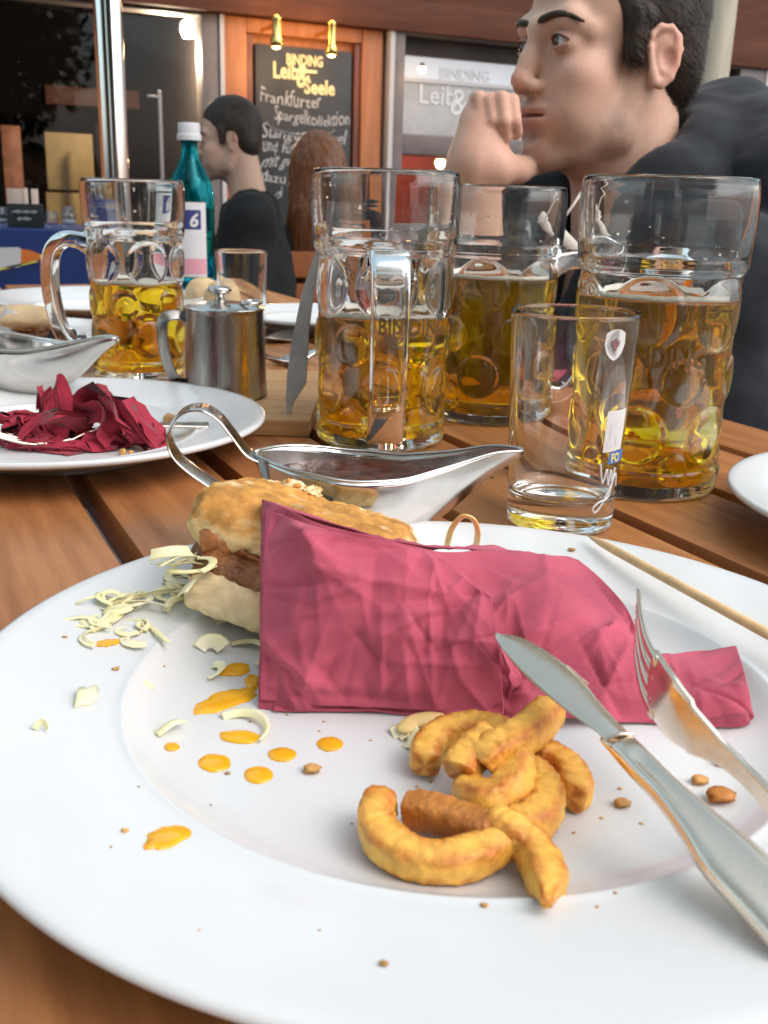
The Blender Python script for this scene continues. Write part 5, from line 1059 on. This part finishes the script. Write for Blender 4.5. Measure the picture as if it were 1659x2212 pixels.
# ---- burger far left
q = Vector((BPC[0], BPC[1], TZ + bpz(0) + .0006)); be = empty('whole_burger', q); tag(be, 'seeded burger bun with fillings on the plate cut by the picture edge', 'burger')
def disc(name, r, z0, h, m, seed, amp=.06, off=(0, 0)):
    bm = bmesh.new(); bmesh.ops.create_icosphere(bm, subdivisions=4, radius=1.0); V = np.array([x.co[:] for x in bm.verts]); Fc = [[x.index for x in f_.verts] for f_ in bm.faces]; bm.free()
    V = V * (1 + amp * fbm(V * 3 + seed, 3)[:, None]) * np.array((r, r, h)); return mesh(name, V + (off[0], off[1], z0), Fc, MATS[m], be, loc=(0, 0, 0))
tb_c = P(45, 690, .04) - q; ox, oy = tb_c.x, min(tb_c.y, .05)
disc('bottom_bun', .042, .010, .010, 'bread', 1, off=(ox, oy)); disc('patty', .043, .020, .008, 'meat', 2, .2, off=(ox, oy)); disc('sauce', .041, .026, .005, 'bacon', 3, .35, off=(ox, oy)); disc('top_bun', .043, .034, .016, 'bread', 4, off=(ox, oy))
for i, (dx, dy) in enumerate(((.030, -.035), (.045, -.02), (.052, -.005))):
    v, f = tube(catmull([(ox + dx, oy + dy, .006), (ox + dx + .012, oy + dy - .004, .014 + .008 * (i % 2)), (ox + dx + .02, oy + dy + .004, .03 - .008 * i)], 16), .004, 10, power=3); mesh('potato_stick', v, f, MATS['fry'], be, loc=(0, 0, 0))
v, f = box(-.011, .011, -.001, .001, 0, .045, .0005); o = mesh('knife_blade', v, f, MATS['dull_steel'], be, loc=(ox - .01, oy - .05, .008)); o.rotation_euler = (R(-20), R(25), R(10))

# ================================================================== PEOPLE
mat('skin', (0.6, 0.36, 0.26), 0.48, tint=True, var=0.07, vscale=240, bump=0.16, bscale=900, sss=0.25, sssr=(0.006, 0.0025, 0.0015), spec=0.35, bdist=.0005)
mat('hair_dark', (0.024, 0.017, 0.012), 0.5, base2=(0.050, 0.035, 0.024), vscale=120, spec=0.35)
mat('hair_auburn', (0.36, 0.14, 0.055), 0.38, base2=(0.13, 0.045, 0.018), vscale=60, stretch=(5, 5, .25), bump=.6, bscale=90, spec=.5)
mat('hoodie', (0.014, 0.018, 0.024), 0.95, var=.35, vscale=45, bump=.5, bscale=700, sheen=.12)
mat('jacket', (0.010, 0.010, 0.011), 0.9, var=.35, vscale=40, bump=.4, bscale=300)
mat('dark_dress', (0.02, 0.016, 0.018), .9)
mat('eye', (0.8, 0.8, 0.8), 0.08, tint=True, spec=.6)
class Frame:
    def __init__(s, origin, yaw, pitch=0.0, roll=0.0):
        s.o = np.array(origin, float); s.R = np.array(Matrix.Rotation(yaw, 3, 'Z') @ Matrix.Rotation(pitch, 3, 'Y') @ Matrix.Rotation(roll, 3, 'X'))
    def w(s, p): return s.R @ np.array(p, float) + s.o
    def l(s, V): return (np.asarray(V) - s.o) @ s.R
def head_prims(S, F, detail=True):
    E = lambda c, r, k=.012, ry=0.0, mode='add': S.ell(F.w(c), r, k, F.R @ rotm(0, ry, 0), mode=mode)
    def Cc(a, b, ra, rb=None, k=.012, mode='add'): S.cap(F.w(a), F.w(b), ra, rb, k, mode)
    E((-.011, 0, .038), (.088, .074, .084), .01); E((.026, 0, .040), (.058, .062, .062), .02)
    E((.034, 0, -.035), (.052, .057, .080), .02); E((.030, 0, -.078), (.054, .044, .034), .02)
    Cc((-.030, 0, -.055), (-.058, 0, -.215), .056, .060, .03)
    for sg in (1, -1):
        Cc((.066, sg * .012, -.104), (.012, sg * .047, -.078), .0145, .0155, .014); Cc((.012, sg * .047, -.078), (-.008, sg * .058, -.020), .0155, .014, .016)
        E((.056, sg * .043, -.030), (.026, .020, .020), .018); E((.052, sg * .040, -.062), (.026, .016, .024), .02)
        Cc((.086, sg * .008, .016), (.077, sg * .038, .020), .0092, .0085, .012); Cc((.077, sg * .038, .020), (.060, sg * .050, .010), .0082, .006, .016)
    E((.068, 0, -.103), (.019, .021, .017), .012)
    E((.067, 0, -.070), (.021, .032, .025), .014)
    if detail:
        for sg in (1, -1):
            E((.096, sg * .031, -.001), (.0175, .0165, .0125), .010, mode='sub'); E((.0700, sg * .032, -.002), (.0165, .0165, .0150), .003)
    for a, b, ra, rb in (((.088, 0, .010), (.0955, 0, -.018), .0080, .0088), ((.0955, 0, -.018), (.1020, 0, -.034), .0088, .0096)): Cc(a, b, ra, rb, .010)
    E((.1025, 0, -.0370), (.0102, .0102, .0088), .006)
    for sg in (1, -1): E((.0935, sg * .0125, -.0415), (.0105, .0070, .0070), .005)
    if detail:
        for sg in (1, -1): E((.098, sg * .0062, -.0485), (.005, .0034, .0040), .003, mode='sub')
        E((.0860, 0, -.0625), (.0075, .0240, .0058), .006, R(-15)); E((.0842, 0, -.0745), (.0080, .0215, .0066), .006, R(10)); E((.0890, 0, -.0685), (.0100, .0265, .0013), .003, mode='sub'); E((.0880, 0, -.0865), (.008, .018, .006), .008, mode='sub')
    for sg in (1, -1):        # ears
        ex = lambda u, v, o: (-.004 + u * .97 + v * .22 - .010 * o / .01 * .6, sg * (.0715 + o), -.008 + v - u * .12)
        esc = .92; ol = [(.012, -.010), (.013, .010), (.010, .024), (.000, .0325), (-.012, .0315), (-.0195, .022), (-.0205, .008), (-.016, -.008), (-.008, -.022), (.002, -.030), (.009, -.027), (.011, -.016)]
        ol = [(a_ * .82, b_ * .82) for a_, b_ in ol]
        S.ell(F.w(ex(-.003, .002, .006)), (.0132, .0046, .0232), .004, F.R @ rotm(0, R(12), R(-sg * 28)))
        for i in range(len(ol) - 1):
            f = [.0030 + .0080 * min(1, max(0, (.012 - q[0]) / .03)) for q in (ol[i], ol[i + 1])]
            Cc(ex(*ol[i], f[0]), ex(*ol[i + 1], f[1]), .0036 if i < 8 else .0050, .0036 if i < 7 else .0050, .0022)
        if detail:
            Cc(ex(-.010, .018, .0135), ex(-.010, -.006, .0115), .0026, .0030, .003); E2 = F.w(ex(.000, -.002, .0125)); S.ell(E2, (.0080, .0055, .0110), .003, F.R @ rotm(0, R(12), R(-sg * 28)), mode='sub')
def skin_tint(V, F, hands=()):
    L = F.l(V); g = lambda c, r: np.exp(-np.sum(((L - np.array(c)) / np.array(r)) ** 2, 1))
    base = np.tile(np.array((.66, .42, .31)), (len(V), 1))
    def mixc(w_, c): base[:] = base * (1 - w_[:, None]) + np.array(c) * w_[:, None]
    for sg in (1, -1):
        mixc(.75 * g((-.028, sg * .082, 0), (.022, .02, .04)), (.72, .31, .24)); mixc(.35 * g((.06, sg * .045, -.035), (.03, .02, .025)), (.62, .30, .22)); mixc(.45 * g((.075, sg * .035, -.014), (.015, .016, .007)), (.42, .22, .17))
    mixc(.5 * g((.112, 0, -.038), (.012, .016, .012)), (.62, .27, .20))
    n = np.clip(.75 + .8 * fbm(L * 60, 3), 0, 1)
    beard = np.clip(g((.058, 0, -.108), (.035, .052, .026)) + .8 * g((.012, .052, -.075), (.035, .03, .026)) + .8 * g((.012, -.052, -.075), (.035, .03, .026)) + 1.0 * g((.092, 0, -.054), (.016, .026, .0055)) + .9 * g((.085, 0, -.088), (.012, .013, .006)), 0, 1)
    mixc(.78 * beard * n, (.19, .14, .115)); base *= (1 + .09 * fbm(L * 45 + 5, 3))[:, None]
    lips = np.clip(g((.091, 0, -.0635), (.012, .022, .0045)) + g((.089, 0, -.0745), (.012, .020, .005)), 0, 1); mixc(.8 * lips, (.48, .21, .18))
    mixc(.7 * np.clip(g((.091, .0, -.0685), (.014, .023, .0012)), 0, 1), (.22, .08, .06))
    return base
def add_eyes(F, par, gaze):
    for sg in (1, -1):
        V, Fc = lathe([(0, -.0136)] + [(.0136 * math.sin(a), -.0136 * math.cos(a)) for a in np.linspace(.15, 3.0, 22)] + [(0, .0136)], 32)
        gz = np.array(gaze); d = V @ gz / .0136; col = np.tile((.62, .58, .55), (len(V), 1)); col[d > math.cos(.47)] = (.06, .05, .045); col[d > math.cos(.17)] = (.004, .004, .004)
        # finer iris: denser sphere toward gaze
        bm = bmesh.new(); bmesh.ops.create_icosphere(bm, subdivisions=5, radius=.0132); V = np.array([q.co[:] for q in bm.verts]); Fc = [[q.index for q in f_.verts] for f_ in bm.faces]; bm.free()
        d = V @ gz / .0132; col = np.tile((.60, .55, .52), (len(V), 1)); col[d > math.cos(.47)] = (.075, .06, .05); col[d > math.cos(.18)] = (.004, .004, .004)
        V = V + gz * (.0006 * np.clip((d - .86) / .14, 0, 1))[:, None]
        W = np.array([F.w(q + np.array((.0740, sg * .032, -.0012))) for q in V]); mesh('eye', W, Fc, MATS['eye'], par, col=col)
        # lids: two skin folds that leave an almond opening
        for up in (1, -1):
            n, m = 24, 7; rows = []
            for j in range(m):
                t = j / (m - 1)
                for i in range(n):
                    a = -1.15 + 2.3 * i / (n - 1); op = (.46 if up > 0 else -.28) * math.cos(a * 1.25) - .04; el = op + up * (t * .85); r_ = .0141 + .0010 * (1 - t) * (t < .3)
                    rows.append((.0740 + r_ * math.cos(el) * math.cos(a), sg * .032 + r_ * math.cos(el) * math.sin(a), -.0012 + r_ * math.sin(el)))
            V = np.array([F.w(q) for q in rows]); o = mesh('eyelid', V, grid_faces(m, n), MATS['skin'], par, col=np.tile((.50, .28, .21), (len(V), 1))); md = o.modifiers.new('s', 'SOLIDIFY'); md.thickness = .0010
            if up > 0:
                pth = [F.w(np.array(q) + (.0008, 0, -.0002)) for q in rows[:n]]; v, f = tube(pth, .00055, 6); mesh('lashes', v, f, MATS['hair_dark'], par)
        bp_ = catmull([(.0950, sg * .010, .0180), (.0945, sg * .022, .0205), (.0900, sg * .036, .0225), (.0805, sg * .050, .0190), (.0730, sg * .057, .0150)], 26); v, f = tube(np.array([F.w(q) for q in bp_]), np.interp(np.linspace(0, 1, 26), [0, .15, .6, 1], [.0024, .0040, .0036, .0010]), 10, flat=.9)
        N = vnormals(v, f); v = v + N * (.0008 * fbm(v * 700, 2))[:, None]; mesh('eyebrow', v, f, MATS['hair_dark'], par)
def hair_short(F, par, h, seed, ext=.0, strands=16000, name='hair'):
    o = F.o; S = Sdf(o - .17, o + .17, h); Rm = F.R
    E = lambda c, r, k=.012, ry=0.0, mode='add': S.ell(F.w(c), r, k, Rm @ rotm(0, ry, 0), mode=mode)
    E((-.010, 0, .046), (.095, .079, .090), .01); E((-.052, 0, -.006), (.046, .066, .058), .02)
    E((.150, 0, -.020), (.160, .135, .092), .006, mode='sub')
    for sg in (1, -1): S.cap(F.w((.024, sg * .0690, .03)), F.w((.022, sg * .0690, -.008)), .0115, .0090, .006)
    for sg in (1, -1): E((-.004, sg * .092, -.010), (.021, .034, .036), .005, R(14), 'sub'); E((.010, sg * .08, -.055), (.036, .04, .040), .006, 0, 'sub')
    E((-.06, 0, -.085), (.09, .10, .034), .006, R(-20), 'sub')
    V, Fc = S.surf(1); N = vnormals(V, Fc); L = F.l(V); V = V + N * (.0014 * fbm(L * np.array((30, 130, 30)) + seed, 3))[:, None]
    ho = mesh(name, V, Fc, MATS['hair_dark'], par)
    if strands:
        rs = np.random.RandomState(seed); idx = rs.choice(len(V), strands); p = V[idx]; n = vnormals(V, Fc)[idx]; lp = F.l(p)
        comb = np.stack([-.7 - 0 * lp[:, 0], lp[:, 1] * 4, -.55 - lp[:, 0] * 3], 1) + rs.normal(size=p.shape) * .16; comb = comb @ F.R.T; comb /= np.linalg.norm(comb, axis=1)[:, None]
        t = comb - n * np.sum(comb * n, 1)[:, None]; t /= np.linalg.norm(t, axis=1)[:, None] + 1e-9; b = np.cross(n, t); ln = rs.uniform(.012, .026, len(p))[:, None]; wd = .00030
        a = p - n * .001; m1 = p + t * ln * .5 + n * .0012; e = p + t * ln + n * rs.uniform(-.001, .0016, len(p))[:, None]
        Vs = np.stack([a - b * wd, a + b * wd, m1 - b * wd, m1 + b * wd, e], 1).reshape(-1, 3); k = np.arange(len(p))[:, None] * 5
        Fs = np.concatenate([k + np.array((0, 1, 3, 2))], 0).tolist() + (k + np.array((2, 3, 4))).tolist()
        keep = (lp[:, 0] < .045) | (lp[:, 2] > .05); sel = np.repeat(keep, 5); Fs = [q for q in Fs if keep[q[0] // 5]]
        so_ = mesh('hair_strands', Vs - np.array(par.location), Fs, MATS['hair_dark'], ho, loc=(0, 0, 0), smooth=False); kind(so_, 'stuff')
    return ho

# ---- the man resting his chin on his hand
TH = R(25); FY = 1.165
eyeW = D(1214, 88, FY - .068); Rz = np.array(Matrix.Rotation(math.pi + TH, 3, 'Z') @ Matrix.Rotation(R(-3), 3, 'Y'))
org = np.array(eyeW) - Rz @ np.array((.080, .032, 0)); F1 = Frame(org, math.pi + TH, R(-3))
S = Sdf((.02, .98, TZ - .02), (.56, 1.52, TZ + .50), .0024)
head_prims(S, F1)
nb = F1.w((-.058, 0, -.215)); lf = F1.R @ np.array((0, 1, 0)); fw = F1.R @ np.array((1, 0, 0))
shL = nb + lf * .165 + np.array((0, 0, -.02)); shR = nb - lf * .165 + np.array((0, 0, -.02))
S.cap(shL + (0, 0, -.05), shR + (0, 0, -.05), .035, .035, .03); S.ell(nb + np.array((0, 0, -.13)), (.09, .15, .14), .04, F1.R)
YH = 1.075                                                   # depth of the hand
Hn = lambda x, y, dy=0.0: np.array(D(x, y, YH + dy))
elbow = np.array((.090, 1.13, TZ + .042)); wrist = Hn(1022, 372, .02)
S.chain([shR, elbow, wrist], [.048, .040, .0275], .02)
B_ = S; S = Sdf((.02, .98, TZ - .02), (.56, 1.52, TZ + .50), .0024)
S.chain([elbow + (wrist - elbow) * .8, wrist], [.030, .0275], .02)
S.chain([wrist, Hn(1035, 320, .016), Hn(1042, 275, .018)], [.0250, .0240, .0215], .014); S.ell(Hn(1056, 258, .022), (.027, .014, .026), .012)
S.chain([Hn(1026, 352, .006), Hn(1072, 362, .008), Hn(1122, 366, .034), Hn(1172, 358, .062)], [.0210, .0165, .0115, .0080], .012)       # ball of the thumb and thumb under the chin
for i, (x0, dy, ln) in enumerate(((1034, .008, 282), (1058, .003, 300), (1083, .000, 308), (1106, .003, 298))):
    S.chain([Hn(x0 - 12, 262, .030 + dy), Hn(x0 - 6, 214 + (i % 2) * 7, .018 + dy), Hn(x0 + 1, 211 + (i % 2) * 7, .004 + dy), Hn(x0 + 7, 262, -.004 + dy), Hn(x0 + 11, ln - 12, .004 + dy), Hn(x0 + 8, ln - 6, .012 + dy)], [.0074, .0076, .0072, .0066, .0061, .0054], .0009)
S.d = np.minimum(S.d, B_.d); V, Fc = S.surf(2); tint = skin_tint(V, F1)
hd = np.exp(-np.sum(((V - Hn(1085, 270)) / np.array((.045, .05, .05))) ** 2, 1)); tint = tint * (1 - .45 * hd[:, None]) + np.array((.60, .29, .215)) * .45 * hd[:, None]
m1 = empty('person', (nb[0], nb[1], 0)); tag(m1, 'dark haired man in a navy hoodie resting his chin on his fist', 'person')
mesh('body', V, Fc, MATS['skin'], m1, col=tint)
add_eyes(F1, m1, (math.cos(R(10)), 0.0 + math.sin(R(-6)), -.05))
hair_short(F1, m1, .0030, 5)
# hoodie
S = Sdf((-.02, .78, TZ - .45), (.80, 1.66, TZ + .36), .006)
S.chain([shL + (0, 0, .012), nb + (0, 0, -.010), shR + (0, 0, .012)], [.068, .070, .068], .05); S.ell(nb + fw * .02 + np.array((0, 0, -.20)), (.135, .205, .20), .06, F1.R); S.ell(nb + np.array((0, 0, -.38)), (.14, .19, .20), .06, F1.R)
eL = shL + fw * .03 + lf * .06 + np.array((0, 0, -.26)); S.chain([shL, eL], [.070, .058], .03); S.chain([eL, eL + fw * .22 + np.array((0, 0, .04))], [.056, .044], .02)
slv = elbow + (wrist - elbow) * .34; S.chain([shR, elbow + (0, 0, .012), slv], [.068, .054, .044], .03)
for t0, t1 in ((-150, -90), (-90, -30), (-30, 30), (30, 90), (90, 150)):      # the hood lying round the neck
    pa, pb = [nb - fw * (.055 * math.cos(R(t)) + .012) + lf * (.088 * math.sin(R(t))) + np.array((0, 0, .050 * math.cos(R(t)) + .052 - .02)) for t in (t0, t1)]
    S.cap(pa, pb, .030, .030, .02)
Q = lambda x, y, Y: np.array(D(x, y, Y))
S.chain([Q(1530, 252, 1.27), Q(1582, 268, 1.25), Q(1650, 352, 1.18), Q(1730, 430, 1.10)], [.026, .040, .058, .072], .03)
S.chain([Q(1525, 262, 1.22), Q(1492, 330, 1.16), Q(1440, 420, 1.12), Q(1390, 540, 1.10)], [.026, .032, .040, .060], .03)
S.ell(Q(1500, 640, 1.20), (.17, .12, .17), .05); S.ell(Q(1270, 560, 1.27), (.10, .10, .10), .05)
S.chain([Q(1300, 372, 1.31), Q(1235, 392, 1.29), Q(1185, 440, 1.27)], [.036, .036, .040], .03)
S.cap(F1.w((-.030, 0, -.04)), F1.w((-.052, 0, -.200)), .068, .066, .012, 'sub'); S.cap(F1.w((.03, 0, -.12)), F1.w((.012, 0, -.245)), .050, .030, .02, 'sub')
V, Fc = S.surf(1); N = vnormals(V, Fc); V = V + N * (.012 * fbm(V * np.array((6, 6, 12)) + 3, 2, True) + .0015 * fbm(V * 40, 2))[:, None]
hdy = mesh('hoodie', V, Fc, MATS['hoodie'], m1)
mat('white_cord', (.70, .66, .58), .7)
v, f = tube(catmull([tuple(D(1186, 484, 1.085)), tuple(D(1200, 496, 1.08)), tuple(D(1230, 526, 1.075)), tuple(D(1262, 562, 1.07))], 20), .0065, 10, flat=.45, up0=(0, -1, 0)); mesh('hood_lining', v - np.array(m1.location), f, MATS['white_cord'], hdy, loc=(0, 0, 0))
v, f = tube(catmull([tuple(D(1262, 405, 1.08)), tuple(D(1240, 440, 1.07)), tuple(D(1215, 475, 1.07)), tuple(D(1195, 500, 1.072))], 20), .0014, 8); mesh('drawstring', v - np.array(m1.location), f, MATS['white_cord'], hdy, loc=(0, 0, 0))

# ---- the man in the dark jacket, farther back
o2 = np.array(D(497, 303, 3.45)); F2 = Frame(o2, math.pi + R(6), R(2))
S = Sdf(o2 - (.17, .17, .30), o2 + (.17, .17, .17), .005); head_prims(S, F2, True); V, Fc = S.surf(1)
m2 = empty('person', (o2[0], o2[1], 0)); tag(m2, 'black haired man in a dark jacket sitting in profile behind the teal bottle', 'person')
mesh('body', V, Fc, MATS['skin'], m2, col=skin_tint(V, F2) * .95); add_eyes(F2, m2, (1, 0, 0)); hair_short(F2, m2, .005, 9, strands=1500)
S = Sdf(o2 - (.30, .40, .95), o2 + (.34, .40, -.05), .012); n2 = F2.w((-.058, 0, -.215)); l2 = F2.R @ np.array((0, 1, 0)); f2 = F2.R @ np.array((1, 0, 0))
S.chain([n2 + l2 * .19 + (0, 0, -.03), n2 + (0, 0, -.005), n2 - l2 * .19 + (0, 0, -.03)], [.07, .075, .07], .05); S.ell(n2 + np.array((0, 0, -.24)), (.14, .21, .25), .06, F2.R); S.ell(n2 + np.array((0, 0, -.5)), (.15, .2, .22), .06, F2.R)
e2 = n2 + l2 * .24 + f2 * .03 + np.array((0, 0, -.30)); S.chain([n2 + l2 * .19 + (0, 0, -.04), e2, e2 + f2 * .24 + (0, 0, .03)], [.075, .062, .048], .04)
S.cap(F2.w((-.03, 0, -.05)), F2.w((-.05, 0, -.205)), .066, .066, .01, 'sub'); V, Fc = S.surf(1); N = vnormals(V, Fc); V = V + N * (.010 * fbm(V * 9, 3, True))[:, None]; mesh('jacket', V, Fc, MATS['jacket'], m2)
for sg in (1, -1):
    hp_ = n2 + l2 * .1 * sg + np.array((0, 0, -.6)); v, f = tube(catmull([tuple(hp_), tuple(hp_ + f2 * .42 + (0, 0, .02)), tuple(np.r_[(hp_ + f2 * .46)[:2], .08])], 20), np.linspace(.085, .05, 20), 14); mesh('trouser_leg', v, f, MATS['dark_dress'], m2)
    v, f = tube([tuple(np.r_[(hp_ + f2 * .44)[:2], .035]), tuple(np.r_[(hp_ + f2 * .62)[:2], .03])], [.045, .038], 12, flat=.8); mesh('shoe', v, f, MATS['jacket'], m2)

# ---- the woman with long auburn hair, seen from behind
o3 = np.array(D(684, 372, 3.75)); F3 = Frame(o3, math.pi / 2 + R(15))
S = Sdf(o3 - (.2, .2, .32), o3 + (.2, .2, .18), .006); head_prims(S, F3, False); V, Fc = S.surf(1)
m3 = empty('person', (o3[0], o3[1], 0)); tag(m3, 'person with long straight auburn hair seen from behind beside the chalkboard', 'person')
mesh('body', V, Fc, MATS['skin'], m3, col=skin_tint(V, F3) * .95)
S = Sdf(o3 - (.2, .2, .52), o3 + (.2, .2, .2), .006); S.ell(F3.w((-.018, 0, .036)), (.104, .088, .098), .01, F3.R); S.ell(F3.w((.13, 0, -.03)), (.10, .11, .10), .01, F3.R, mode='sub')
S.chain([F3.w((-.05, .0, .0)), F3.w((-.07, .01, -.16)), F3.w((-.085, .025, -.33)), F3.w((-.085, .035, -.43))], [.086, .090, .078, .050], .03)
V, Fc = S.surf(1); L = F3.l(V); N = vnormals(V, Fc); V = V + N * (.009 * fbm(L * np.array((55, 55, 5)) + 2, 3, True) + .003 * fbm(L * np.array((160, 160, 9)), 2))[:, None]; ho3 = mesh('hair', V, Fc, MATS['hair_auburn'], m3)
rs = np.random.RandomState(4); p = V[rs.choice(len(V), 2600)]; c3 = np.array((o3[0], o3[1], 0)); out = (p - c3) * (1, 1, 0); out /= np.linalg.norm(out, axis=1)[:, None] + 1e-6; bb = np.cross(out, (0, 0, 1.0)); ln = rs.uniform(.08, .20, len(p))[:, None]; ph = rs.normal(size=(len(p), 1))
q = [p + out * (.002 + .006 * t) + bb * (.008 * np.sin(t * 3 + ph)) - np.array((0, 0, 1.0)) * ln * t for t in (0, .33, .66, 1)]
Vs = np.stack([a + s_ * bb * .0011 * w_ for a, w_ in zip(q, (1, 1, .8, .2)) for s_ in (-1, 1)], 1).reshape(-1, 3); kx = np.arange(len(p))[:, None] * 8
kind(mesh('hair_strands', Vs - np.array(m3.location), np.concatenate([kx + np.array((2 * j, 2 * j + 1, 2 * j + 3, 2 * j + 2)) for j in range(3)]).tolist(), MATS['hair_auburn'], ho3, loc=(0, 0, 0), smooth=False), 'stuff')
S = Sdf(o3 - (.32, .32, .95), o3 + (.32, .32, -.10), .012); n3 = F3.w((-.058, 0, -.215)); l3 = F3.R @ np.array((0, 1, 0)); f3 = F3.R @ np.array((1, 0, 0))
S.chain([n3 + l3 * .15 + (0, 0, -.03), n3, n3 - l3 * .15 + (0, 0, -.03)], [.055, .055, .055], .05); S.ell(n3 + np.array((0, 0, -.24)), (.11, .165, .24), .05, F3.R); S.ell(n3 + np.array((0, 0, -.48)), (.13, .18, .2), .05, F3.R)
for sg in (1, -1): S.chain([n3 + l3 * .16 * sg + (0, 0, -.04), n3 + l3 * .2 * sg + f3 * .04 + (0, 0, -.3), n3 + l3 * .12 * sg + f3 * .26 + (0, 0, -.28)], [.055, .045, .036], .03)
V, Fc = S.surf(1); N = vnormals(V, Fc); V = V + N * (.008 * fbm(V * 10, 3, True))[:, None]; mesh('dress', V, Fc, MATS['dark_dress'], m3)
for sg in (1, -1):
    hp_ = n3 + l3 * .09 * sg + np.array((0, 0, -.56)); v, f = tube(catmull([tuple(hp_), tuple(hp_ + f3 * .4), tuple(np.r_[(hp_ + f3 * .43)[:2], .04])], 20), np.linspace(.075, .04, 20), 14); mesh('trouser_leg', v, f, MATS['dark_dress'], m3)
# ---- her folding chair: orange slats
mat('chair_orange', (0.42, 0.13, 0.04), .5, var=.2, vscale=8)
pz = D(636, 560, 3.50); ch = empty('garden_chair', (pz.x, pz.y, 0), R(10)); tag(ch, 'orange wooden slatted chair back behind the dark jacket', 'chair')
def cb_(name, *a, bev=.004): v, f = box(*a, bev); return mesh(name, v, f, MATS['chair_orange'], ch, loc=(0, 0, 0), sharp=40)
zt = pz.z + .025
for z1, h_ in ((zt, .085), (zt - .105, .06), (zt - .19, .06)): cb_('slat', -.20, .20, 0, .018, z1 - h_, z1)
for x_ in (-.205, .205): cb_('post', x_ - .016, x_ + .016, .0185, .045, 0, zt + .01); cb_('leg', x_ - .016, x_ + .016, .40, .43, 0, .43)
for k_ in range(5): cb_('seat_slat', -.22, .22, .05 + .078 * k_, .115 + .078 * k_, .44, .458)
